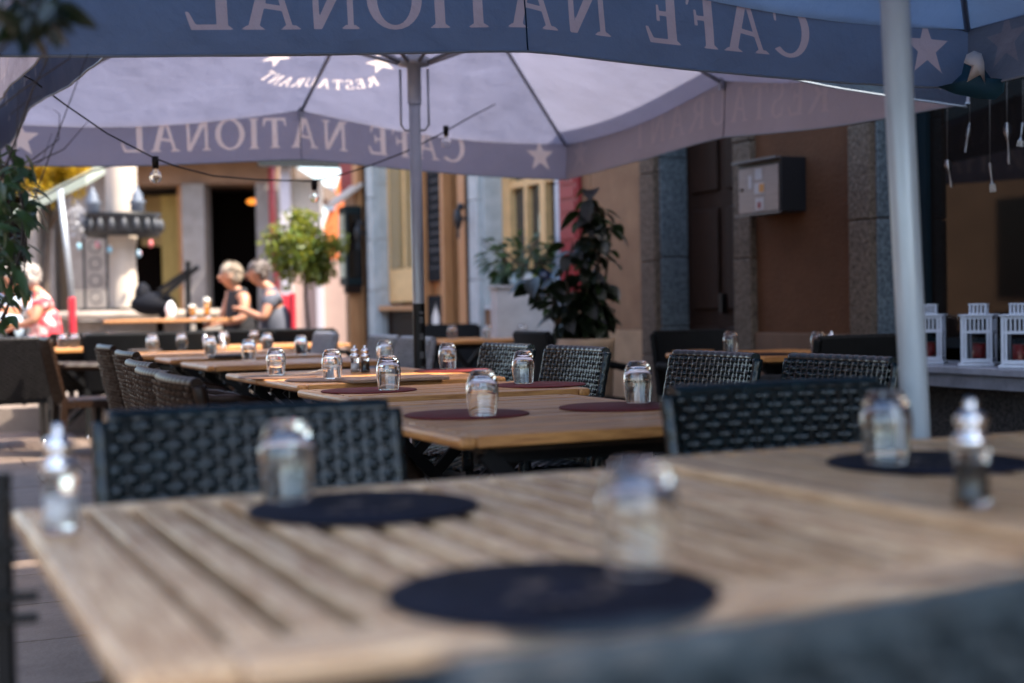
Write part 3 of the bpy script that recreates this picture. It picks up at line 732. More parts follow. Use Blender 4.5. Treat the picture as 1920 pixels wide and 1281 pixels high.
tumbler(1198, 1072, 'blurred upturned tumbler on the mat nearest the front chair')
tumbler(1662, 868, 'upturned tumbler on the tan table in front of the white pole', TH+.014)
tumbler(905, 779, 'upturned tumbler on the wine red mat at the end of the long table')
tumbler(1197, 755, 'upturned tumbler beside the teal chair on the long table')
tumbler(729, 731, 'upturned tumbler on the mat next to the menu folder')
tumbler(982, 719, 'upturned tumbler in front of the black chair back')
tumbler(623, 709.5, 'upturned tumbler on a brown mat left of the salt mill')
tumbler(840, 692, 'upturned tumbler right of the umbrella pole')
tumbler(518, 703, 'upturned tumbler beside the fork')
tumbler(722, 682, 'upturned tumbler behind the pepper mill, before the grey chair')
tumbler(467, 675.5, 'upturned tumbler on the sunnier table beside the dark folder')
tumbler(501, 656, 'upturned tumbler behind the sunnier table, near the black chair backs')
tumbler(565, 665, 'upturned tumbler on the far edge of the sunnier table')
tumbler(395, 665, 'upturned tumbler behind the dark folder')
tumbler(287, 659, 'lone upturned tumbler on the pale brown table')
tumbler(420, 650, 'small far tumbler under the seated couple')
tumbler(1370, 661, 'dim upturned tumbler on the wall table at its doorway end')
tumbler(1534, 664, 'dim upturned tumbler on the wall table beside the black chair')
for px, py, D, lb in ((285, 646, 10.9, 'far tumbler behind the lone tumbler'), (341, 645, 10.9, 'far tumbler above the wide black chair back'),
                      (477, 637, 11.9, 'far tumbler in front of the man in grey'), (848, 637, 12.6, 'far tumbler on the table by the blue chair'),
                      (915, 637, 12.4, 'far tumbler at the end of the table by the planter'), (980, 640, 12.5, 'far tumbler against the concrete planter'),
                      (140, 640, 11.9, 'far tumbler on the small table near the red chair'), (165, 640, 12.1, 'far tumbler on the small table at its middle'),
                      (207, 641, 11.9, 'far tumbler standing alone on the small table'), (118, 641, 11.9, 'far tumbler on the small table closest to the red chair'),
                      (60, 641, 11.9, 'far tumbler by the woman in the red floral dress')):
    p = at(px, py, D); o = put('tumbler', TUM, None, 0, None, (p.x, p.y, TH+.0015)); tag(o, lb, 'glass', 'upturned tumblers on the tables')

def mill(px, py, fill, label, z=TH, group='salt and pepper mills'):
    p = atz(px, py, z+.002); t = thing('salt_mill' if fill is SALT else 'pepper_mill', label, 'mill', (p.x, p.y, z+.0015), 0, group)
    MB().lathe([(0,0),(.021,0),(.0215,.012),(.019,.018),(.0185,.055),(.0215,.062),(.0215,.066),(0,.066)], n=20).build('body', ACRYL, t)
    MB().lathe([(0,.008),(.0165,.008),(.0165,.040 if fill is SALT else .050),(0,.043 if fill is SALT else .053)], n=16).build('filling', fill, t)
    MB().lathe([(0,.0665),(.019,.0665),(.0215,.073),(.019,.080),(.013,.084),(.016,.091),(.0185,.097),(.014,.105),(.006,.109),(.007,.114),(.006,.120),(0,.122)], n=20).build('grinder_cap', STEEL, t)
mill(666, 697.5, SALT, 'salt mill standing beside the pepper mill on the brown table')
mill(685, 698, PEPPER, 'pepper mill standing beside the salt mill on the brown table')
mill(1560, 663, PEPPER, 'dim mill behind the black chair on the wall table')
mill(418, 657, SALT, 'far salt mill on the sunnier table')
mill(385, 657, PEPPER, 'far pepper mill behind the tumblers')
def big_mill(px, py, fill, label, z):
    s = 1.18; p = atz(px, py, z+.002); n0 = set(bpy.data.objects.keys()); mill(px, py, fill, label, z)
    for o in bpy.data.objects:
        if o.name not in n0 and o.parent is None: o.scale = (s, s, s)
big_mill(115, 995, SALT, 'blurred salt mill on the corner of the grey slatted table', TH)
big_mill(1822, 948, PEPPER, 'blurred pepper mill on the tan table near the navy mat', TH+.014)
# fork
fk = atz(570, 703, TH+.01); mb = MB(); mb.bar((-.09,0,.004),(.02,0,.010), .008,.003); mb.bar((.02,0,.010),(.09,.0,.022), .020,.003)
tag(mb.build('fork', STEEL, None, loc=(fk.x, fk.y, TH+.006), rz=R(35)), 'steel fork on the brown mat beside a tumbler', 'fork')

# ------------------------------------------------------------------ chairs in place
chair(-.478, 2.60, A_NV, 'dark teal woven chair behind the grey table, its back to the tumbler', group='woven chairs round the front tables')
chair(.565, 3.04, A_NV, 'dark woven chair behind the tan table left of the white pole', group='woven chairs round the front tables')
chair(.19, .838, A_V + R(6), 'very blurred sheen-toned woven chair pushed up to the near side of the grey table', 'faded', group='woven chairs round the front tables')
chair(.70, 4.93, A_NU, 'woven chair by the long table, the one just left of the dark wall table')
chair(1.02, 4.42, A_NU, 'woven chair half hidden behind the dark chair left of the white pole')
chair(.265, 5.84, A_NU, 'light catching woven chair right of the front black chair back')
chair(-.02, 6.45, A_NU, 'woven chair peeking out behind the tumbler, left of the black chair back')
chair(-.80, 8.95, A_NU, 'pale grey woven chair behind the pair of mills', 'grey')
chair(-.55, 8.3, A_NU, 'pale grey woven chair directly behind the umbrella pole', 'grey')
chair(.13, 9.3, A_U, 'wide black chair back in front of the concrete planter', 'sling', 'smooth black chairs')
chair(1.10, 8.75, A_NV, 'black chair at the dark end of the wall table by the doorway', 'sling', 'smooth black chairs')
chair(1.70, 6.87, A_V, 'black chair back at the wall table beside the white pole', 'sling', 'smooth black chairs')
LG = 'brown woven chairs lined up at the left of the row'
chair(-.92, 3.90, A_U, 'brown woven chair nearest the teal chair in the left line', 'brown', LG)
chair(-1.10, 4.36, A_U, 'second brown woven chair of the left line, counted from the teal chair', 'brown', LG)
chair(-1.32, 5.05, A_U, 'third brown woven chair of the left line, counted from the teal chair', 'brown', LG)
chair(-1.72, 6.35, A_U, 'fourth brown woven chair of the left line, counted from the teal chair', 'brown', LG)
chair(-2.17, 7.6, A_U, 'last brown woven chair of the left line, tall against the pale table', 'brown', LG)
chair(-3.72, 10.6, A_V, 'dark woven chair seen from behind at the edge of the paving', 'charcoal', 'woven chairs at the paving')
chair(-3.38, 10.3, A_U, 'brown woven armchair in profile with silver feet on the paving', 'brown', 'woven chairs at the paving')
chair(-4.25, 11.0, A_U, 'dark woven chair cut off beside the climbing plant', 'charcoal', 'woven chairs at the paving')
for px, py, D, lab in ((222, 633, 11.6, 'black chair back behind the chair in profile'), (335, 632, 11.8, 'black chair back below the fountain basin'),
                  (415, 636, 12.4, 'black chair back below the blonde woman'), (520, 624, 12.6, 'black chair back below the man in grey'),
                  (572, 622, 12.4, 'black chair back below the round-crowned tree'), (150, 636, 12.2, 'black chair back right of the red floral woman')):
    p = at(px, py, D); chair(p.x, p.y, R(180) + R(rnd.uniform(-8, 20)), lab, 'sling', 'smooth black chairs')
p = at(612, 633, 10.5); chair(p.x, p.y, A_NU, 'pale grey chair behind the far tumbler of the sunnier table', 'grey')
p = at(845, 618, 13.6); chair(p.x, p.y, R(10), 'black chair behind the table by the planter', 'sling', 'smooth black chairs')

# ------------------------------------------------------------------ lettering outlines (unit cap height)
def G_bar(x0, y0, x1, y1, w0, w1=None):
    w1 = w0 if w1 is None else w1
    return [(x0-w0/2,y0),(x0+w0/2,y0),(x1+w1/2,y1),(x1-w1/2,y1)]
def G_serif(x, y, w, upward):
    h = .05; s = 1 if upward else -1
    return [[(x-w,y),(x+w,y),(x+w*.55,y+s*h),(x-w*.55,y+s*h)]]
def G_arc(cx, cy, rx, ry, tx, ty, a0, a1, n=16):
    out = []
    for k in range(n):
        q = []
        for a in (a0 + (a1-a0)*k/n, a0 + (a1-a0)*(k+1)/n):
            q.append((math.cos(R(a)), math.sin(R(a))))
        (c0,s0),(c1,s1) = q
        out.append([(cx+rx*c0,cy+ry*s0),(cx+rx*c1,cy+ry*s1),(cx+(rx-tx)*c1,cy+(ry-ty)*s1),(cx+(rx-tx)*c0,cy+(ry-ty)*s0)])
    return out
TK, TN = .165, .085
def glyph(c):
    P = []
    if c == 'I':
        P += [G_bar(.17,0,.17,1,TK)] + G_serif(.17,0,.17,True) + G_serif(.17,1,.17,False); w = .34
    elif c == 'L':
        P += [G_bar(.17,0,.17,1,TK)] + G_serif(.17,1,.17,False) + G_serif(.15,0,.14,True)
        P += [[(.24,0),(.60,0),(.60,.07),(.24,.07)], [(.56,0),(.66,0),(.74,.28),(.70,.28)]]; w = .74
    elif c in 'EF':
        P += [G_bar(.17,0,.17,1,TK)] + G_serif(.15,1,.14,False) + G_serif(.15,0,.14,True)
        P += [[(.24,.93),(.56,.93),(.56,1),(.24,1)], [(.50,1),(.58,1),(.62,.76),(.59,.76)]]
        P += [[(.24,.50),(.44,.50),(.44,.565),(.24,.565)], [(.41,.40),(.46,.40),(.46,.67),(.43,.67)]]
        if c == 'E': P += [[(.24,0),(.54,0),(.54,.07),(.24,.07)], [(.52,0),(.62,0),(.70,.27),(.66,.27)]]
        w = .70 if c == 'E' else .64
    elif c == 'T':
        P += [G_bar(.40,0,.40,1,TK)] + G_serif(.40,0,.18,True) + [[(.06,.93),(.74,.93),(.74,1),(.06,1)]]
        P += [[(.0,.74),(.03,.74),(.12,1),(.03,1)], [(.80,.74),(.77,.74),(.68,1),(.77,1)]]; w = .80
    elif c == 'A':
        P += [G_bar(.14,0,.41,1,TN), G_bar(.76,0,.47,1,TK)] + G_serif(.13,0,.15,True) + G_serif(.76,0,.18,True)
        P += [[(.22,.30),(.62,.36),(.62,.43),(.24,.37)]]; w = .94
    elif c == 'N':
        P += [G_bar(.15,0,.15,1,TN), G_bar(.74,0,.74,1,TN), [(.10,1),(.27,1),(.78,0),(.66,0)]]
        P += G_serif(.15,0,.15,True) + G_serif(.74,1,.15,False) + [[(0,1),(.2,1),(.2,.95),(.06,.95)]]; w = .90
    elif c == 'O':
        P += G_arc(.50,.5,.49,.52,TK,.06,0,360,28); w = 1.0
    elif c == 'C':
        P += G_arc(.50,.5,.49,.52,TK,.06,52,312,24)
        P += [[(.76,.66),(.79,.66),(.83,.98),(.77,.95)]]; w = .86
    elif c == 'R':
        P += [G_bar(.17,0,.17,1,TK)] + G_serif(.17,0,.16,True) + G_serif(.15,1,.14,False)
        P += G_arc(.30,.735,.33,.265,.15,.055,-90,90,10) + [[(.2,.945),(.32,.945),(.32,1),(.2,1)], [(.2,.47),(.32,.47),(.32,.525),(.2,.525)]]
        P += [[(.34,.50),(.50,.50),(.88,0),(.68,0)]]; w = .86
    elif c == 'S':
        P += G_arc(.31,.74,.26,.28,.12,.06,40,262,12) + G_arc(.31,.25,.28,.27,.13,.06,-140,82,12); w = .62
        P += [[(.50,.72),(.53,.72),(.56,.98),(.50,.94)], [(.05,.30),(.08,.30),(.10,.04),(.04,.02)]]
    elif c == 'U':
        P += [G_bar(.16,.3,.16,1,TK), G_bar(.74,.3,.74,1,TN)] + G_arc(.43,.32,.35,.34,.14,.07,180,360,12)
        P += G_serif(.16,1,.16,False) + G_serif(.74,1,.14,False); w = .88
    else: w = .45
    return P, w
def text_polys(s, cap, track=.10):
    out, x = [], 0
    for c in s:
        P, w_ = glyph(c)
        out.append((c, x*cap, w_*cap, [[((px_+x)*cap, py_*cap) for px_, py_ in poly] for poly in P]))
        x += w_ + track
    return out, (x-track)*cap

# ------------------------------------------------------------------ umbrellas
def umbrella(x, y, label, fab, hw=2.0, rot=ROW, peak=3.30, zc=2.21, zm=2.37, vc=.25, vm=.335, pole_m=POLE, lean=(0,0), pole_r=.032, ripple=1.0, emblem=True, seed=1, lift=(0,0,0,0), tilt=0):
    t = thing('parasol', label, 'parasol', (x, y, 0), rot, 'square terrace parasols')
    if tilt: t.rotation_euler = (Matrix.Rotation(-tilt, 3, 'Y') @ Matrix.Rotation(rot, 3, 'Z')).to_euler()
    rr = random.Random(seed)
    ph = [rr.uniform(0, 6) for _ in range(12)]
    def side(k, p):                                    # rotate a far-side point to side k (0 far, 1 right, 2 near, 3 left)
        a = -k*math.pi/2; c, s = round(math.cos(a)), round(math.sin(a))
        return Vector((p[0]*c - p[1]*s, p[0]*s + p[1]*c, p[2]))
    def rim(k, a):                                     # a -1..1 along side
        b = abs(a)
        sag = .035*math.sin(math.pi*b)
        return Vector((a*hw, hw - .03*math.sin(math.pi*b), zm + lift[k] + (zc-zm-lift[k])*b**1.3 - sag))
    def val(k, a, h, off=0):                           # h 0 rim .. 1 hem, off > 0 outwards
        p = rim(k, a); b = abs(a)
        ln = vm + (vc-vm)*b
        rp = ripple*(.009*math.sin(5*a + ph[k]) + .005*math.sin(13*a + ph[k+4]) + .0022*math.sin(37*a + 9*h + ph[k+8]))*h
        q = Vector((p.x*(1 - .0*h), p.y + off + rp - .02*h, p.z - ln*h + .008*math.sin(4*a + ph[k])*h))
        return side(k, q)
    def can(k, a, r, off=0):                           # r 0 peak .. 1 rim
        p = rim(k, a); b = abs(a); r = max(r, .02)
        q = Vector((p.x*r, p.y*r, peak + (p.z-peak)*r - .05*math.sin(math.pi*b)*math.sin(math.pi*r*.5)*r + off))
        return side(k, q)
    def star_at(cx, cy, r): return [[(cx, cy), (cx+S[i][0], cy+S[i][1]), (cx+S[i+1][0], cy+S[i+1][1])] for S in [star_poly(r) + star_poly(r)[:1]] for i in range(10)]
    def printed(X, Y, polys, grow=.002):               # signed distance inside a union of convex polygons
        best = np.full(X.shape, -.05)
        for P in polys:
            P = np.array(P); x0, y0 = P.min(0) - .03; x1, y1 = P.max(0) + .03
            idx = np.where((X > x0) & (X < x1) & (Y > y0) & (Y < y1))[0]
            if not len(idx): continue
            Q = np.roll(P, -1, 0); ar = np.sum(P[:,0]*Q[:,1] - Q[:,0]*P[:,1]); sg = 1 if ar > 0 else -1
            dmin = np.full(len(idx), 1.0)
            for (ax, ay), (bx_, by) in zip(P, Q):
                L_ = math.hypot(bx_-ax, by-ay)
                if L_ < 1e-7: continue
                dmin = np.minimum(dmin, sg*((bx_-ax)*(Y[idx]-ay) - (by-ay)*(X[idx]-ax))/L_)
            best[idx] = np.maximum(best[idx], dmin + grow)
        return best
    def sheet(name, fn, na, nr, parent, flat=None, polys=None, ink=1.0):
        vs = [fn(-1 + 2*i/na, j/nr) for j in range(nr+1) for i in range(na+1)]
        mb = MB(); mb.add(vs, [(j*(na+1)+i, j*(na+1)+i+1, (j+1)*(na+1)+i+1, (j+1)*(na+1)+i) for j in range(nr) for i in range(na)], True)
        o = mb.build(name, fab, parent); me = o.data
        f = me.attributes.new('print', 'FLOAT', 'POINT'); g_ = me.attributes.new('ink', 'FLOAT', 'POINT')
        if polys:
            xy = np.array([flat(-1 + 2*i/na, j/nr) for j in range(nr+1) for i in range(na+1)])
            f.data.foreach_set('value', printed(xy[:,0], xy[:,1], polys).astype(np.float32))
        else: f.data.foreach_set('value', np.full(len(vs), -.05, np.float32))
        g_.data.foreach_set('value', np.full(len(vs), ink, np.float32))
        return o
    for k in range(4):
        if emblem and k == 0:
            rad, cy = .60, .57*hw
            pol, W2 = text_polys('RESTAURANT', .092, .16); E = []
            for c, xo, w_, P in pol:
                ang = (xo + w_/2 - W2/2) / rad
                for poly in P: E.append([((rad-qy)*math.sin(ang + (qx-xo-w_/2)/rad), cy + (rad-qy)*math.cos(ang + (qx-xo-w_/2)/rad)) for qx, qy in poly])
            for sx in (-.34, .34): E += star_at(sx, cy+.24, .10)
            cp = sheet('canopy_panel', lambda a, r: can(k, a, r), 560, 230, t, lambda a, r: (-a*hw*r, hw*r), E)
        else: cp = sheet('canopy_panel', lambda a, r: can(k, a, r), 40, 10, t)
        word, cap, tr_ = ('CAFE NATIONAL', .20, .145) if k % 2 == 0 else ('RESTAURANT', .20, .22)
        pol, W = text_polys(word, cap, tr_); P_ = []
        for c, xo, w_, P in pol: P_ += [[(qx - W/2, qy + .085) for qx, qy in poly] for poly in P]
        for sx in (-1, 1): P_ += star_at(sx*hw*.885, .16, .115)
        fl = lambda a, h: (-a*hw, (1-h)*(vm + (vc-vm)*abs(a)))
        va = sheet('valance', lambda a, h: val(k, a, h), 40 if k == 3 else 720, 5 if k == 3 else 60, t, fl, P_, 1.0 if k % 2 == 0 else .22)
        mb = MB(); mb.tube([val(k, 0, j/8, -.001) for j in range(9)], .0028, 5); mb.build('seam', fab, va)
        mb = MB(); mb.tube([rim(0, -1 + 2*i/24) and side(k, rim(0, -1 + 2*i/24)) for i in range(25)], .004, 5); mb.build('seam', fab, va)
        mb = MB(); mb.tube([val(k, -1 + 2*i/40, 1) for i in range(41)], .005, 6); mb.build('hem', mat('hem cord', (.25,.30,.36), .7) if 'hem cord' not in bpy.data.materials else bpy.data.materials['hem cord'], va)
    zs = 2.36
    for k in range(4):
        for a in (0, 1):
            mb = MB(); mb.tube([can(k, a, .03, -.03), can(k, a, .5, -.025), can(k, a, .985, -.022)], .013, 8)
            if a == 0: e = can(k, 0, .985, -.03); mb.box(e, (.03,.03,.07))
            mb.build('rib', RIBM, t)
            mb = MB(); e = can(k, a, .46 if a else .55, -.03); d_ = Vector((e.x, e.y, 0)).normalized()
            mb.tube([d_*.07 + Vector((0,0,zs)), e], .011, 8); mb.build('strut', RIBM, t)
    ln = Vector((lean[0], lean[1], 0))
    Ml = Matrix.Rotation(-rot, 3, 'Z')
    l2 = Ml @ ln
    mb = MB(); mb.tube([(-l2.x*1.0, -l2.y*1.0, .02), (0,0,1.1), (l2.x*2.0, l2.y*2.0, peak+.02)], pole_r, 20); pl = mb.build('pole', pole_m, t)
    MB().lathe([(pole_r+.006,zs-.22),(pole_r+.006,zs-.02),(.085,zs-.01),(.085,zs+.03),(pole_r+.006,zs+.05)], (l2.x*1.2,l2.y*1.2,0), 20).build('slider_hub', pole_m, t)
    MB().lathe([(0,peak+.06),(.05,peak+.05),(.09,peak-.0),(.09,peak-.05),(.0,peak-.05)], (l2.x*2,l2.y*2,0), 16).build('top_hub', pole_m, t)
    mb = MB(); q = .075
    mb.tube([(-q,0,zs-.03),(-q,0,zs-.33),(-q+.02,0,zs-.36),(q-.02,0,zs-.36),(q,0,zs-.33),(q,0,zs-.03)], .007, 8); mb.build('slider_handle', RIBM, t, rz=-rot)
    MB().lathe([(.0,0),(.33,0),(.33,.06),(.06,.10),(.045,.32),(pole_r+.004,.33)], (-l2.x, -l2.y, 0), 24).build('base_plate', mat('granite base', (.12,.12,.12), .7, var=.3, vscale=40) if 'granite base' not in bpy.data.materials else bpy.data.materials['granite base'], t)
    return t, pl
u2, pole2 = umbrella(-.505, 7.75, 'sunlit-toned lavender parasol printed with pale restaurant name, its grey pole behind the tables', FAB_SUNLIT, hw=2.03, rot=R(26), seed=3, lift=(0,0,.095,0))
mb = MB(); mb.lathe([(.0335,.62),(.0335,1.06)], n=20); mb.build('pole_sleeve', BLACK, pole2)
mb = MB()
for z in (.70,.78,.88,.97,1.01): mb.box((0,-.0345,z), (.022,.003,.035 if z < 1 else .015), 0)
mb.build('pole_label', mat('worn label print', (.12,.12,.125), .6, col2=(.03,.03,.03), vscale=120), pole2)
u1, pole1 = umbrella(.915, 3.2, 'shade-toned blue parasol above the front tables on a white pole', FAB_SHADED, pole_m=POLE_W, lean=(-.020,0), tilt=.020, zc=2.11, zm=2.285, seed=5, emblem=False)

inv = u1.matrix_basis.inverted()
def flap(name, pix, D, m, par):
    P = [at(x, y, D + .03*math.cos((x-1820)/22)) for x, y in pix]; c = sum(P, Vector())/len(P) - Vector((0,.012,0))
    mb = MB(); mb.add([inv @ c] + [inv @ p for p in P], [(0, i+1, (i+1) % len(P) + 1) for i in range(len(P))], True)
    o = mb.build(name, m, par); sl = o.modifiers.new('cloth', 'SOLIDIFY'); sl.thickness = .003; return o
fl_ = flap('corner_flap', [(1758,163),(1785,158),(1803,140),(1811,104),(1826,97),(1840,102),(1846,132),(1858,148),(1884,149),(1882,172),(1866,187),(1830,184),(1790,176)], 5.66, mat('teal outer cloth', (.012,.075,.12), .65), u1)
flap('flap_print', [(1807,118),(1812,103),(1826,96),(1840,101),(1845,118),(1847,157),(1839,140),(1813,154),(1823,124)], 5.62, PRINT_W, fl_)
c3 = Vector((-.505,7.75,0)) - U*4.12
umbrella(c3.x, c3.y, 'neighbouring sunlit-toned lavender parasol cut off at the left edge behind the twigs', FAB_SUNLIT, seed=9, emblem=False)
# ------------------------------------------------------------------ string of bulbs
cab = thing('string_lights', 'black string of clear bulbs hung beneath the sunlit-toned lavender parasol', 'string lights', (0,0,0))
pts = [at(40,140,6.3), at(60,150,6.4), at(120,195,6.6), at(200,250,6.8), at(288,296,7.0), at(330,312,7.15), at(400,330,7.4), at(480,337,7.7), at(588,340,8.1), at(650,325,8.2), at(690,312,8.3), at(760,285,8.5), at(820,255,8.6), at(885,218,9.1), at(928,196,9.5)]
fine = []
for i in range(len(pts)-1):
    for q in range(4):
        p = pts[i].lerp(pts[i+1], q/4); fine.append(p)
fine.append(pts[-1])
mb = MB(); mb.tube(fine, .0042, 6); mb.build('cable', BLACK, cab)
for (px, py, D, s) in ((291, 298, 7.0, 1), (589, 341, 8.1, .95), (836, 240, 8.65, .9)):
    c = at(px, py, D)
    so = MB(); so.lathe([(0,.015),(.016,.012),(.018,-.01),(.015,-.045),(0,-.046)], c, 12); sk = so.build('socket', BLACK, cab)
    bm_ = MB(); bm_.lathe([(0,-.120),(.015,-.117),(.027,-.104),(.030,-.088),(.026,-.072),(.014,-.055),(.011,-.046),(.010,-.047),(.013,-.056),(.025,-.073),(.029,-.088),(.026,-.103),(.0145,-.116),(0,-.119)], c, 16); bm_.build('bulb', GLASS, sk)
    fl_ = MB(); fl_.tube([c + Vector((-.004,0,-.05)), c + Vector((-.010,0,-.085)), c + Vector((.010,0,-.085)), c + Vector((.004,0,-.05))], .0018, 5); fl_.build('filament', mat('filament', (.6,.45,.2), .4, metal=.6), sk)

# cable running off to the left behind the twigs
mb = MB(); P = [at(-20,400,9), at(60,380,9.4), at(170,322,9.8), at(250,300,10)]; mb.tube(P, .006, 6)
tag(mb.build('slack_cable', BLACK), 'thin dark cable sagging below the parasol edge at the yellow tree', 'cable')

# closed grey post and awning at the street end
mb = MB(); mb.tube([at(112,352,18.0), at(140,600,18.0)], .035, 10); mb.build
tag(mb.build('slanted_post', POLE), 'slanted grey post in front of the arcade pier', 'post')
mb = MB(); a_, b_ = at(20,395,19), at(160,325,19); mb.add([a_, b_, b_ + Vector((0,2,.5)), a_ + Vector((0,2,.5)), a_ - Vector((0,0,.13)), b_ - Vector((0,0,.16)), b_ + Vector((0,2,.36)), a_ + Vector((0,2,.38))],
   [(0,1,2,3),(4,7,6,5),(0,4,5,1),(1,5,6,2),(2,6,7,3),(3,7,4,0)])
tag(mb.build('side_awning', mat('pale green awning', (.26,.30,.26), .8)), 'pale sloping awning edge under the yellow tree', 'awning')

# ------------------------------------------------------------------ things on the wall
# meter box with pale panel
bx = thing('meter_box', 'dark wall box with pale stickered front beside the doorway', 'box')
u0, u1_ = WU-.20, WU-.002
kz0, kz1 = at(1450, 398, 9.4).z, at(1450, 296, 9.4).z
mb = MB(); wbox(mb, u0, u1_, 7.77, 8.27, kz0, kz1); mb.build('case', mat('black box enamel', (.006,.006,.0075), .5, spec=.3), bx, .004)
fp = MB(); wbox(fp, u0-.012, u0-.002, 7.79, 8.25, kz0+.01, kz1-.045); fpo = fp.build('front_panel', mat('brushed aluminium panel', (.20,.15,.135), .5, metal=.2, var=.12, vscale=6, stretch=(1,1,14)), bx, .002)
PAPER = mat('paper sticker', (.36,.33,.32), .8, var=.1, vscale=40)
for va, vb, za, zb_, m_ in ((7.97,8.05,.225,.30,PAPER), (7.94,8.06,.13,.205,PAPER), (7.95,8.05,.02,.105,PAPER), (8.09,8.13,.17,.26,PAPER)):
    mb = MB(); wbox(mb, u0-.0145, u0-.0125, va, vb, kz0+za, kz0+zb_); mb.build('sticker', m_, fpo)
mb = MB(); wbox(mb, u0-.0165, u0-.0147, 7.945, 8.0, kz0+.14, kz0+.195); mb.build('sticker_mark', mat('orange sticker dot', (.45,.20,.05), .7), fpo)
mb = MB(); wbox(mb, u0-.0165, u0-.0147, 7.985, 8.02, kz0+.035, kz0+.075); mb.build('sticker_mark', mat('dark red sticker mark', (.2,.02,.02), .7), fpo)
mb = MB(); wbox(mb, u0-.02, u0-.012, 8.20, 8.223, kz0+.16, kz0+.18); mb.build('lock', BLACK, fpo)
for o in (fpo,): pass
mb = MB(); wbox(mb, u0-.05, u0-.003, 7.76, 8.28, kz1-.012, kz1+.002); mb.build('hood', mat('grey box rim', (.07,.058,.058), .5), bx)
mb = MB(); wbox(mb, u0-.03, u0-.003, 7.76, 8.28, kz0-.012, kz0+.002); mb.build('lower_rim', bpy.data.materials['grey box rim'], bx)

# lanterns on the ledge
def lantern(px, label, first=[None]):
    k = (px-960)/F; uu = 5.47; D = uu/(.9135*k+.4067); x, y = k*D, D
    if first[0]: return dup(first[0], (x, y, .6665), ROW+R(38+rnd.uniform(-5,5)), label)
    t = thing('lantern', label, 'lantern', (x, y, .6665), ROW+R(38), 'white lanterns on the window ledge'); first[0] = t
    s = .075; hh = .255
    MB().box((0,0,.008), (.19,.19,.016)).build('base', WHITEP, t, .003)
    for sx in (-1,1):
        for sy in (-1,1): MB().box((sx*s, sy*s, .016+hh/2), (.014,.014,hh)).build('post', WHITEP, t)
    for ang in range(4):
        a = ang*math.pi/2
        fr = MB(); m3 = Matrix.Rotation(a, 3, 'Z')
        def b3(c, d_): fr.box(m3 @ Vector(c), d_, a)
        b3((0,s,.030), (.136,.010,.020)); b3((0,s,.185), (.136,.010,.014)); b3((0,s,.262), (.136,.010,.014))
        for q in range(6): b3((-.055+.022*q, s, .223), (.008,.008,.064))
        b3((-.058,s,.146),(.012,.009,.23)); b3((.058,s,.146),(.012,.009,.23))
        fo_ = fr.build('side_frame', WHITEP, t)
        pn = MB(); pn.box(m3 @ Vector((0,s,.108)), (.112 if ang % 2 == 0 else .134,.002,.138), a); pn.build('pane', glassmat('lantern pane', (.9,.93,.95)) if 'lantern pane' not in bpy.data.materials else bpy.data.materials['lantern pane'], fo_)
    MB().box((0,0,.016+hh+.004), (.185,.185,.008)).build('roof_plate', WHITEP, t, .002)
    ch = MB(); 
    for sx in (-1,1):
        for q in range(5):
            ch.box((sx*.04, -.04+.02*q, .305), (.006,.008,.05)); ch.box((-.04+.02*q, sx*.04, .305), (.008,.006,.05))
    ch.box((0,0,.333), (.094,.094,.008)); ch.box((0,0,.283), (.094,.094,.006)); ch.build('chimney', WHITEP, t)
    hd = MB(); hd.tube([(.04+.028*math.sin(q*math.pi/8), 0, .325-.03*q/8*1.0-.012*math.sin(q*math.pi/8)) for q in range(9)], .004, 6); hd.build('handle', WHITEP, t)
    ca = MB(); ca.lathe([(0,.017),(.036,.017),(.036,.12),(0,.118)], n=16); ca.build('candle', mat('red candle wax', (.22,.015,.015), .5), t)
    return t
lantern(1836, 'white slatted lantern standing clear on the window ledge')
lantern(1912, 'white slatted lantern at the edge of the picture on the ledge')
lantern(1742, 'white slatted lantern half hidden behind the white pole')
# hanging cutlery
CUT = mat('old silver cutlery', (.22,.22,.235), .3, 1)
def cutlery(name, px, py0, py1, D, label, kind, tilt=0, top=None):
    t = thing(name, label, 'cutlery', (0,0,0), 0, 'cutlery hung on strings in the window')
    a, b = at(px, py0, D), at(px + tilt, py1, D)
    ln = (b-a).length; d = (b-a).normalized()
    mb = MB(); mb.tube([at(px, 150, D), a], .0012, 4); mb.build('string', mat('pale string', (.12,.11,.10), .9) if 'pale string' not in bpy.data.materials else bpy.data.materials['pale string'], t)
    mb = MB()
    s = Vector((1,0,0)) - d*d.x; s.normalize(); n = d.cross(s)
    if kind == 'spoon':
        prof = [(0,.010),(.12,.019),(.25,.020),(.34,.012),(.42,.004),(.7,.004),(.9,.009),(1,.006)]
    elif kind == 'fork':
        prof = [(0,.006),(.1,.009),(.55,.004),(.65,.006),(.75,.014)]
    else: prof = [(0,.003),(.2,.010),(.45,.011),(.5,.006),(.8,.008),(1,.007)]
    vs, fs = [], []
    for q, w_ in prof:
        c = a + d*ln*q
        vs += [c - s*w_, c + n*.0025, c + s*w_, c - n*.0025]
    for i in range(len(prof)-1):
        for j in range(4): fs.append((i*4+j, i*4+(j+1)%4, i*4+4+(j+1)%4, i*4+4+j))
    mb.add(vs, fs, True)
    if kind == 'fork':
        for o_ in (-.011,-.0037,.0037,.011): mb.bar(a + d*ln*.74 + s*o_, a + d*ln + s*o_*1.25, .004, .0025)
    mb.build('handle_and_head', CUT, t)
    return t
cutlery('spoon', 1888, 230, 308, 7.2, 'bright silver spoon hanging handle down in the shop window', 'spoon', 4)
cutlery('fork', 1856, 305, 360, 7.3, 'silver fork hanging from a long string in the shop window', 'fork', 6)
cutlery('knife', 1818, 230, 286, 7.4, 'pale knife hanging beside the darker fork string', 'knife', -8)
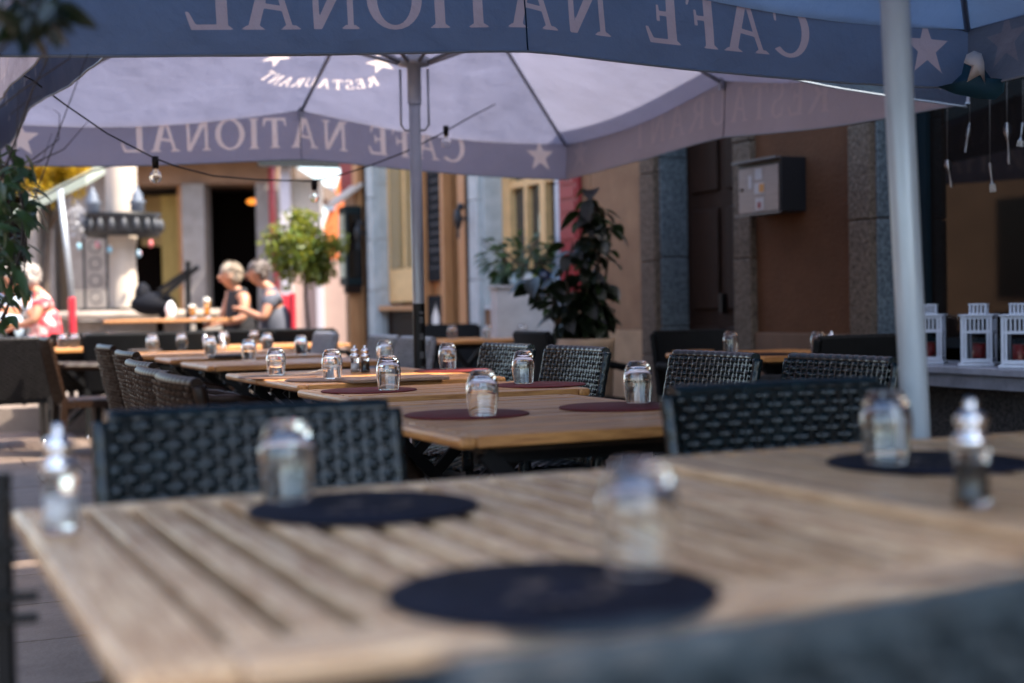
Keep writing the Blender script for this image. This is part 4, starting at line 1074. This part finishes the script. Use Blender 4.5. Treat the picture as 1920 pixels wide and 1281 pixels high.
cutlery('small_spoon', 1776, 300, 352, 7.3, 'small silver spoon hanging close to the white pole', 'spoon', 8)
cutlery('small_fork', 1918, 230, 275, 7.2, 'silver fork cut off at the picture edge', 'fork', -6)

# chalkboards and menu case on the second house
cb = thing('chalkboard', 'tall black chalkboard in a red topped wooden frame', 'chalkboard')
CHALK = mat('chalkboard slate', (.010,.011,.014), .85, spec=.15, var=.3, vscale=20)
mb = MB(); wbox(mb, WU-.01, WU+.03, 14.31, 14.81, 1.32, 2.62); mb.build('board', CHALK, cb)
mb = MB(); wbox(mb, WU-.02, WU+.02, 14.31, 14.81, 2.63, 2.74); mb.build('header', REDP, cb)
CH = mat('chalk marks', (.10,.10,.105), .9, col2=(.02,.02,.022), vscale=60)
mb = MB()
for i in range(12):
    z = 2.5 - i*.095; l_ = rnd.uniform(.2,.4); wbox(mb, WU-.014, WU-.0115, 14.56-l_/2, 14.56+l_/2, z, z+rnd.uniform(.012,.03))
mb.build('chalk_lines', CH, cb)
cb2 = thing('poster_board', 'black poster board with pale flame emblem and red line', 'poster')
mb = MB(); wbox(mb, WU-.02, WU+.025, 14.31, 14.81, .42, 1.16); mb.build('board', CHALK, cb2)
mb = MB(); 
c0 = uv(WU-.024, 14.56, .92)
for q in (-1, 0, 1):
    pts_ = [(-.03+q*.07,-.10),(.03+q*.07,-.10),(.045+q*.06,.0),(.0+q*.03,.16-abs(q)*.05),(-.045+q*.06,.0)]
    mb.add([c0 + V*(-a_) + Vector((0,0,b_)) - U*.002*abs(q) for a_, b_ in pts_], [(0,1,2,3,4)])
mb.build('flame_emblem', PRINT_W, cb2)
mb = MB(); wbox(mb, WU-.026, WU-.0215, 14.38, 14.74, .52, .56); wbox(mb, WU-.026, WU-.0215, 14.51, 14.61, .76, .80); mb.build('red_line', REDP, cb2)
mc = thing('menu_case', 'dark green menu case with little white roof on a wooden post', 'menu case')
mz0, mz1 = at(665, 535, 17.6).z, at(665, 385, 17.6).z
mb = MB(); wbox(mb, WU-.28, WU-.065, 16.95, 17.25, mz0, mz1); mb.build('case', mat('dark green enamel', (.005,.013,.015), .5, spec=.2), mc, .01)
mb = MB(); wbox(mb, WU-.29, WU-.282, 16.99, 17.21, mz0+.1, mz1-.1); mb.build('menu_pane', mat('menu sheet', (.38,.40,.30), .5, var=.5, vscale=6), mc)
mb = MB(); wbox(mb, WU-.25, WU-.09, 16.94, 16.949, mz0+.1, mz1-.1); mb.build('side_pane', PANE, mc)
a_ = uv(WU-.40, 16.9, mz1); b_ = uv(WU-.40, 17.35, mz1); c_ = uv(WU-.065, 17.35, mz1+.24); d_ = uv(WU-.065, 16.9, mz1+.24); hgt = Vector((0,0,.05))
mb = MB(); mb.add([a_,b_,c_,d_,a_+hgt,b_+hgt,c_+hgt,d_+hgt], [(0,3,2,1),(4,5,6,7),(0,1,5,4),(1,2,6,5),(2,3,7,6),(3,0,4,7)]); mb.build('little_roof', STONE_W, mc)
mb = MB(); wbox(mb, WU-.24, WU-.11, 16.98, 17.015, .0, mz0-.1); mb.build('post', OAK, mc); mb = MB(); wbox(mb, WU-.30, WU-.105, 16.90, 17.015, mz0-.1, mz0-.002); mb.build('shelf', DARKWOOD, mc)
# shutter catches / lamp on jambs
for v_, z_, lb in ((16.83, at(703,435,17.4).z, 'small black iron shutter catch on the farther pale jamb'), (13.52, at(893,410,14.6).z, 'black iron wall lamp bracket on the nearer pale jamb')):
    mb = MB(); p = uv(WU-.16, v_, z_); mb.ball(p, (.045,.05,.11), 10, 8); mb.bar(p, p + U*.12, .03, .03); mb.ball(p + Vector((.03,0,.12)), .04, 8, 6); mb.bar(p - Vector((0,0,.2)), p, .025, .025)
    tag(mb.build('wall_lamp', IRON), lb, 'wall lamp', 'iron fittings on the jambs')

# ------------------------------------------------------------------ planter, bush and tall plant
pb0, pb1 = at(925, 620, 12.6), at(1035, 620, 12.6)
pl = thing('concrete_planter', 'pale concrete planter box beneath the cream window', 'planter', (0,0,0))
zt_ = at(980, 540, 12.6).z
mb = MB(); mb.box(((pb0.x+pb1.x)/2, 12.85, zt_/2), (pb1.x-pb0.x, .55, zt_), R(6)); plb = mb.build('box', CONCRETE, pl, .015)
mb = MB(); mb.box(((pb0.x+pb1.x)/2, 12.85, zt_+.012), (pb1.x-pb0.x+.05, .60, .024), R(6)); mb.build('rim', CONCRETE, pl, .008)
BALLS = [((.45,.60,.68), 965, .055, 'pale blue'), ((.62,.66,.68), 990, .06, 'whitish'), ((.40,.42,.12), 1003, .05, 'yellow green'), ((.012,.02,.045), 1020, .07, 'navy blue'), ((.30,.45,.60), 1045, .06, 'sky blue')]
for col, px, r_, nm in BALLS:
    p = at(px, 530, 12.62); mb = MB(); mb.ball((p.x, 12.66, zt_+.026+r_), r_, 14, 10); tag(mb.build('garden_ball', mat('glazed ' + nm, col, .15), None), nm + ' glazed ball resting on the concrete planter rim', 'ball', 'glazed balls on the planter')
def leaf_mesh(name, L, W, m):
    mb = MB(); n = 6; vs = []
    for i in range(n+1):
        a = i/n; wv_ = W*.5*math.sin(math.pi*a**.8)**.8 if 0 < i < n else .0008
        zc_ = -.22*L*a*a
        vs += [(a*L, -wv_, zc_ + wv_*.35), (a*L, 0, zc_), (a*L, wv_, zc_ + wv_*.35)]
    fs = []
    for i in range(n): fs += [(i*3, i*3+3, i*3+4, i*3+1), (i*3+1, i*3+4, i*3+5, i*3+2)]
    mb.add(vs, fs, True); return mb.mesh(name, m)
def leaves(parent, mes, pts, name='leaf'):
    for p, d in pts:
        o = put(name, rnd.choice(mes), parent); d = Vector(d).normalized()
        q = d.to_track_quat('X', 'Z'); o.rotation_mode = 'QUATERNION'; o.rotation_quaternion = q @ Matrix.Rotation(rnd.uniform(-.7,.7), 4, 'X').to_quaternion()
        s = rnd.uniform(.75, 1.25); o.location = p; o.scale = (s, s, s)
LM_dark = [leaf_mesh('leaf', .17, .10, DARKLEAF), leaf_mesh('leaf', .13, .08, DARKLEAF), leaf_mesh('leaf', .09, .05, MIDLEAF)]
LM_bush = [leaf_mesh('leaf', .12, .055, MIDLEAF), leaf_mesh('leaf', .10, .05, MIDLEAF)]
bush = thing('potted_bush', 'leafy green bush growing out of the concrete planter', 'plant', (at(985,500,12.75).x, 12.8, zt_))
mb = MB()
for i in range(9):
    a = i*.7; mb.tube([(0,0,-.02),(.12*math.cos(a),.1*math.sin(a),.2),(.42*math.cos(a),.15*math.sin(a),.36+.05*(i%3))], [.012,.009,.004], 6)
mb.build('stems', BARK, bush)
pts = []
for i in range(290):
    d = rdir(); p = Vector((d.x*.36, d.y*.22, .28 + d.z*.20)) * rnd.uniform(.5,1.05); p.x -= .02
    pts.append((p, Vector((d.x, d.y, d.z*.5 - .3))))
leaves(bush, LM_bush, pts)
tp = at(1098, 620, 9.9)
tall = thing('rubber_plant', 'tall dark broad-leaved plant in a beige pot against the tan wall', 'plant', (tp.x, tp.y, 0))
MB().lathe([(0,0),(.16,0),(.20,.75),(.21,.80),(.18,.80),(.17,.74),(0,.74)], n=20).build('pot', mat('beige pot', (.50,.36,.24), .7, var=.15, vscale=6), tall)
stems = [[(0,0,.7),(.02,0,1.1),(-.02,.02,1.5),(.07,0,1.84)], [(.03,.02,.7),(.09,0,1.05),(.10,0,1.45),(.08,.03,1.72)], [(-.03,0,.7),(-.10,0,.95),(-.13,0,1.22),(-.08,0,1.48)], [(-.02,0,.75),(-.14,0,.95),(-.24,.03,1.10),(-.36,.04,1.20)], [(.02,.05,.75),(.10,.05,.9),(.16,.04,1.3),(.20,.02,1.62)]]
mb = MB()
for s_ in stems: mb.tube(s_, [.016,.013,.010,.005], 7)
mb.build('stems', BARK, tall)
pts = []
for i in range(298):
    s_ = stems[(0,1,2,0,1,2,3,4)[i % 8]]; q = rnd.random(); k_ = min(2, int(q*3)); f_ = q*3 - k_
    p = Vector(s_[k_]).lerp(Vector(s_[k_+1]), f_); d = rdir(); d.z = d.z*.4 - .45
    p = p + Vector((d.x, d.y, 0))*rnd.uniform(0,.075); p.z += rnd.uniform(-.08,.05)
    if p.z < .82: p.z = .82 + rnd.random()*.3
    pts.append((p, d))
leaves(tall, LM_dark, pts)

# ------------------------------------------------------------------ climbing plant at the picture's left edge
cl = thing('climbing_plant', 'leafy twining shrub with bare twigs hanging in at the left edge', 'plant', (0,0,0))
TW = mat('dark twig', (.035,.022,.018), .7, var=.3, vscale=20)
twigs = [([(-30,620),(10,560),(40,470),(45,400),(30,320),(10,270)], 3.6, .006), ([(0,600),(45,520),(48,420),(90,300),(120,220),(165,100)], 3.6, .0028),
         ([(-10,210),(40,170),(130,110),(133,100)], 3.5, .0025), ([(-10,370),(30,260),(60,170),(90,110)], 3.5, .004), ([(55,310),(120,280),(165,228)], 3.6, .002),
         ([(60,300),(110,262),(112,215),(100,205)], 3.6, .0018), ([(30,340),(80,300),(97,250)], 3.6, .0015), ([(28,300),(33,220),(35,165)], 3.6, .0018), ([(20,215),(50,190),(78,180)],3.6,.0013),
         ([(-20,120),(20,70),(60,40),(120,15)], 2.4, .004), ([(-20,60),(30,40),(35,-20)], 2.4, .0035), ([(60,45),(90,60),(95,85)], 2.4, .002),
         ([(-10,640),(20,560),(28,450),(15,360),(-5,280)], 3.7, .005), ([(5,520),(40,470),(60,420)], 3.6, .002), ([(0,430),(30,400),(62,345)], 3.6, .002)]
for P, D, r_ in twigs:
    n = len(P); mb = MB(); mb.tube([at(x, y, D) for x, y in P], [r_*(1 - .6*i/(n-1)) for i in range(n)], 6); mb.build('twig', TW, cl)
LM_cl = [leaf_mesh('leaf', .055, .022, MIDLEAF), leaf_mesh('leaf', .045, .020, MIDLEAF), leaf_mesh('leaf', .065, .024, MIDLEAF)]
pts = []
for i in range(290):
    y = rnd.triangular(255, 620, 350); wd = 62 if 290 < y < 470 else 40
    x = rnd.uniform(-35, wd) if rnd.random() < .75 else rnd.uniform(-35, 30)
    d = rdir(); pts.append((at(x, y, rnd.uniform(3.4,3.8)), Vector((d.x, d.y*.6, d.z*.6 - .35))))
leaves(cl, LM_cl, pts)
LM_top = [leaf_mesh('leaf', .060, .030, DARKLEAF), leaf_mesh('leaf', .045, .026, DARKLEAF)]
pts = []
for i in range(60):
    x = rnd.triangular(-30, 118, 60); y = rnd.triangular(-30, 80, 20); d = rdir()
    pts.append((at(x, y, rnd.uniform(2.2,2.5)), Vector((d.x, d.y*.5, d.z*.5 - .5))))
leaves(cl, LM_top, pts)

# black stand at the lower left edge
st = thing('black_stand', 'black metal stand with short horizontal arms beside the grey table', 'stand')
mb = MB(); a_, b_ = at(2, 905, 2.0), at(2, 1290, 2.0); mb.bar((a_.x,a_.y,.82), (a_.x,a_.y,0), .022,.022); mb.bar((a_.x-.3,a_.y-.1,.82), (a_.x-.3,a_.y-.1,0), .022,.022); mb.build('upright', BLACK, st)
for py in (928, 1018, 1044, 1118, 1158):
    q = at(4, py, 2.0); e = 22 if py == 928 else (32 if py < 1100 else 72)
    w2 = at(e, py, 2.0)
    mb = MB(); mb.bar((q.x-.3, q.y-.1, q.z), (w2.x, w2.y, q.z), .02, .012); mb.build('arm', BLACK, st)

# ------------------------------------------------------------------ people beyond, red chairs, tables
def skin_obj(name, V_, E_, m, parent=None, sub=2, root=0):
    me = bpy.data.meshes.new(name); bm = bmesh.new(); L = bm.verts.layers.skin.verify()
    vv = []
    for i, (p, r_) in enumerate(V_):
        v = bm.verts.new(p); v[L].radius = (r_, r_) if not isinstance(r_, tuple) else r_; v[L].use_root = (i == root); vv.append(v)
    for a, b in E_: bm.edges.new((vv[a], vv[b]))
    bm.to_mesh(me); bm.free(); me.materials.append(m)
    o = bpy.data.objects.new(name, me); COL.objects.link(o); o.parent = parent
    s = o.modifiers.new('skin', 'SKIN'); s.use_smooth_shade = True; s.branch_smoothing = .4
    b = o.modifiers.new('sub', 'SUBSURF'); b.levels = sub; b.render_levels = sub
    return o
SKIN = mat('skin', (.42,.205,.125), .5, var=.08, vscale=12)
def person(label, loc, rz, shirt, trousers, hair, hairstyle, arm_l, arm_r, lean=.05, head_dx=.05, sleeve=.5, collar=None):
    """seated figure facing local +X; arm = (elbow, hand) points"""
    t = thing('person', label, 'person', loc, rz); t.scale = (.95, .95, .97)
    hx = lean + .06 + head_dx
    J = [((0,0,.52),.125), ((lean*.4,0,.70),.125), ((lean*.8,0,.88),.135), ((lean,0,1.0),.085), ((lean+.03,0,1.07),.052),
         ((hx,0,1.12),.062), ((hx+.015,0,1.185),.083), ((hx,0,1.25),.082), ((hx-.01,0,1.295),.045)]
    E = [(i, i+1) for i in range(8)]
    def add(p, r_, a): J.append((p, r_)); E.append((a, len(J)-1)); return len(J)-1
    hands = []
    for sy, arm in ((1, arm_l), (-1, arm_r)):
        s = add((lean-.01, sy*.17, .97), .066, 3); e = add(arm[0], .044, s); w_ = add(Vector(arm[0]).lerp(Vector(arm[1]), .82), .030, e)
        h = add(arm[1], .036, w_)
        d = (Vector(arm[1]) - Vector(arm[0])).normalized(); sd_ = d.cross(Vector((0,0,1))).normalized() if abs(d.z) < .95 else Vector((0,1,0))
        for q, ln in ((-.030,.055),(-.010,.066),(.010,.063),(.028,.05)):
            f1 = add(Vector(arm[1]) + sd_*q + d*.035, .010, h); add(Vector(arm[1]) + sd_*q*1.1 + d*(.035+ln) + Vector((0,0,-.015)), .0075, f1)
        th_ = add(Vector(arm[1]) + sd_*.04 + d*.005, .011, h); add(Vector(arm[1]) + sd_*.055 + d*.045, .009, th_)
        hip = add((.05, sy*.09, .50), .095, 0); k = add((.44, sy*.12, .53), .068, hip); a_ = add((.42, sy*.12, .11), .042, k); add((.54, sy*.13, .05), .038, a_)
    n0 = add((hx+.088,0,1.185), .016, 6); add((hx+.115,0,1.165), .013, n0)
    for sy in (-1,1): ea = add((hx-.005, sy*.088, 1.19), .017, 6)
    body = skin_obj('body', J, E, SKIN, t)
    # shirt
    S = [((0,0,.50),.16), ((lean*.4,0,.70),.165), ((lean*.8,0,.88),.18), ((lean,0,1.0),.135), ((lean+.02,0,1.045),.075)]; SE = [(0,1),(1,2),(2,3),(3,4)]
    for sy, arm in ((1, arm_l), (-1, arm_r)):
        S.append(((lean-.01, sy*.165, .965), .098)); SE.append((3, len(S)-1))
        if sleeve > 0: S.append((Vector((lean-.01, sy*.175, .97)).lerp(Vector(arm[0]), sleeve), .074)); SE.append((len(S)-2, len(S)-1))
    skin_obj('shirt', S, SE, shirt, t)
    T = [((0,0,.50),.14)]; TE = []
    for sy in (1,-1):
        T.append(((.06, sy*.09, .50), .108)); i0 = len(T)-1; TE.append((0, i0)); T.append(((.44, sy*.12, .53), .080)); TE.append((i0, i0+1))
        T.append(((.43, sy*.12, .35), .066)); TE.append((i0+1, i0+2))
    skin_obj('trousers', T, TE, trousers, t)
    mb = MB(); mb.ball((hx-.022, 0, 1.232), (.105,.098,.092), 16, 12)
    if hairstyle == 'bob':
        mb.ball((hx-.055, 0, 1.17), (.080,.103,.085), 14, 10)
        for q in range(26):
            d = rdir(); 
            if d.x < .4: mb.ball(Vector((hx-.03,0,1.23)) + Vector((d.x*.085,d.y*.09,abs(d.z)*.075)), .028, 6, 5)
    else:
        mb.ball((hx-.06, 0, 1.18), (.055,.088,.07), 12, 8)
    for q in range(150 if hairstyle == 'bob' else 60):
        d = rdir()
        if d.x < .55 and d.z > -.55:
            c_ = Vector((hx-.028, 0, 1.225)) + Vector((d.x*.095, d.y*.092, d.z*.088)); e_ = Vector((d.x-.25, d.y, d.z-.5)).normalized()
            mb.tube([c_, c_ + e_*.022, c_ + e_*.042 + Vector((0,0,-.008))], [.010,.008,.002], 5, False)
    mb.build('hair', hair, t)
    mb = MB()
    for sy in (-1,1): mb.ball((hx+.088, sy*.034, 1.20), .011, 8, 6)
    mb.build('eyes', mat('eye', (.03,.02,.02), .2) if 'eye' not in bpy.data.materials else bpy.data.materials['eye'], t)
    mb = MB(); mb.ball((hx+.088, 0, 1.135), (.010,.024,.006), 8, 6); mb.build('mouth', mat('lips', (.38,.12,.10), .5) if 'lips' not in bpy.data.materials else bpy.data.materials['lips'], t)
    return t
PD = 13.2
def ppos(px, D=PD): p = at(px, 600, D); return (p.x, p.y, TZ)
BLONDE = mat('short blonde hair', (.27,.22,.165), .6, var=.2, vscale=40, bump=.4, bscale=80)
GREYH = mat('grey hair', (.38,.35,.32), .6, var=.25, vscale=40, bump=.4, bscale=80)
BROWNH = mat('grey brown hair', (.10,.08,.07), .6, var=.25, vscale=40, bump=.4, bscale=80)
JEANS = mat('blue jeans', (.06,.09,.14), .85, var=.2, vscale=30); DARKT = mat('dark trousers', (.03,.035,.04), .85)
person('person with short blonde hair in a sleeveless black top beside the man in grey', ppos(454, 13.8), R(215), mat('black top', (.012,.012,.016), .8), mat('tan trousers', (.42,.26,.18), .85), BLONDE, 'bob',
       ((.10,.24,.76), (.30,.12,.72)), ((.12,-.25,.74), (.32,-.14,.70)), .05, .03, 0.0)
person('person in a grey t-shirt leaning over on a red chair, hands raised', ppos(524, 13.1), R(188), mat('grey t-shirt', (.085,.092,.12), .85, var=.15, vscale=12), JEANS, BROWNH, 'short',
       ((.14,.24,.76), (.36,.06,.86)), ((.14,-.24,.76), (.36,-.06,.84)), .08, .07, .62)
FLORAL = mat('red and white floral dress', (.66,.05,.07), .8, col2=(.80,.62,.60), vscale=9, detail=2, thr=(.47,.55))
person('person with grey hair in a red and white floral dress on a red chair', ppos(96, 13.0), R(196), FLORAL, FLORAL, GREYH, 'bob',
       ((.14,.24,.78), (.34,.10,.72)), ((.14,-.24,.78), (.36,-.10,.72)), .10, .07, .5)
person('person in a pale blue shirt at the edge behind the climbing plant', ppos(14, 13.7), R(-60), mat('pale blue shirt', (.36,.48,.62), .85), JEANS, GREYH, 'short',
       ((.14,.24,.78), (.34,.10,.74)), ((.14,-.24,.78), (.34,-.10,.74)), .08, .05, .55)
RED = mat('red chair fabric', (.45,.012,.03), .7, var=.12, vscale=10)
def red_chair(px, D, rz, label):
    x, y, z = ppos(px, D); t = thing('red_chair', label, 'chair', (x,y,z), rz, 'red chairs on the far terrace')
    MB().box((0,0,.44), (.46,.46,.06)).build('seat', RED, t, .015)
    MB().box((-.23,0,.72), (.05,.46,.50)).build('backrest', RED, t, .018)
    for sx in (-1,1):
        for sy in (-1,1): MB().bar((sx*.2,sy*.2,.41),(sx*.21,sy*.21,0), .03,.03).build('leg', BLACK, t)
red_chair(502, 13.15, R(190), 'red chair under the man in grey'); red_chair(86, 13.05, R(200), 'red chair under the woman in the floral dress')
red_chair(488, 14.6, R(170), 'red chair behind the couple, mostly hidden by the tree')
# cafe tables out there
def cafe_table(px, D, w_, d_, label):
    x, y, z = ppos(px, D); t = thing('cafe_table', label, 'table', (x,y,z), R(4), 'plain tables on the far terrace')
    MB().box((0,0,.735), (w_,d_,.03)).build('table_top', OAK, t, .006)
    MB().tube([(0,0,.02),(0,0,.72)], .035, 12).build('column', BLACK, t)
    MB().lathe([(0,0),(.25,0),(.24,.02),(0,.03)], n=20).build('foot_plate', BLACK, t)
    return z + .75
zt2 = cafe_table(374, 13.1, .55, .7, 'wooden table with two beers left of the blonde woman')
cafe_table(20, 13.2, .7, .7, 'wooden table between the two people at the edge')
BEER = mat('amber beer', (.85,.38,.02), .15); BEER.node_tree.nodes['Principled BSDF'].inputs['Transmission Weight'].default_value = .6
FOAM = mat('beer foam', (.85,.82,.75), .8)
for px, py, h_, lb in ((388, 588, .19, 'tall glass of amber beer on the couple\'s table'), (361, 588, .13, 'shorter glass of amber beer on the couple\'s table')):
    p = at(px, py, 13.05); t = thing('beer_glass', lb, 'beer glass', (p.x, 13.05, zt2+.0015), 0, 'beers on the table')
    MB().lathe([(0,0),(.028,0),(.03,.02),(.027,.05),(.036,h_),(.034,h_),(.025,.05),(.027,.025),(0,.02)], n=18).build('glass', GLASS, t)
    MB().lathe([(0,.022),(.026,.026),(.0245,.05),(.0325,h_*.78),(0,h_*.78)], n=18).build('beer', BEER, t)
    MB().lathe([(0,h_*.785),(.0325,h_*.785),(.034,h_*.92),(0,h_*.94)], n=18).build('foam', FOAM, t)
# white napkin stand, black easel and parasol foot in front of the fountain
nk = at(320, 590, 13.3); mb = MB(); mb.lathe([(0,0),(.05,0),(.04,.05),(.055,.10),(.02,.16),(0,.17)], (nk.x, 13.3, TZ+.75), 10); mb.build
tag(mb.build('folded_napkin', mat('white napkin', (.78,.78,.80), .8)), 'white folded napkin standing on a far table', 'napkin')
cafe_table(300, 13.4, .9, .7, 'long wooden table in front of the fountain basin')
ez = thing('black_easel', 'black easel frame standing in front of the yellow curtain', 'easel', (0,0,0))
x_, y_, z_ = ppos(352, 15.5)
for a_, b_ in (((353,490),(353,640)), ((300,560),(372,500)), ((298,545),(350,510))):
    mb = MB(); mb.bar(at(a_[0],a_[1],15.5), at(b_[0],b_[1],15.5), .06, .05); mb.build('bar', BLACK, ez)
mb = MB(); p = at(285, 560, 15.6); mb.ball((p.x, 15.6, p.z-.06), (.24,.18,.13), 12, 9); mb.ball((p.x-.10, 15.6, p.z+.04), (.09,.12,.14), 10, 8); mb.ball((p.x+.15, 15.62, p.z-.10), (.12,.14,.14), 10, 8); tag(mb.build('black_cover', mat('black tarp', (.006,.007,.011), .8, bump=.3, bscale=9, spec=.15)), 'black covered bundle beside the fountain column', 'bundle')
mb = MB(); p = at(285, 600, 16.2); 
gr = thing('wooden_fence', 'low row of weathered boards behind the far tables', 'fence', (0,0,0))
WB = mat('weathered board', (.34,.28,.21), .85, col2=(.46,.39,.31), vscale=6, stretch=(10,10,1))
for i in range(20):
    p = at(122 + i*11, 625, 15.2); MB().box((p.x, 15.2, TZ+.27), (.055,.03,.54)).build('board', WB, gr)
p0, p1 = at(115,590,15.2), at(338,590,15.2); MB().box(((p0.x+p1.x)/2, 15.22, TZ+.57), (p1.x-p0.x, .09, .05)).build('top_rail', WB, gr)
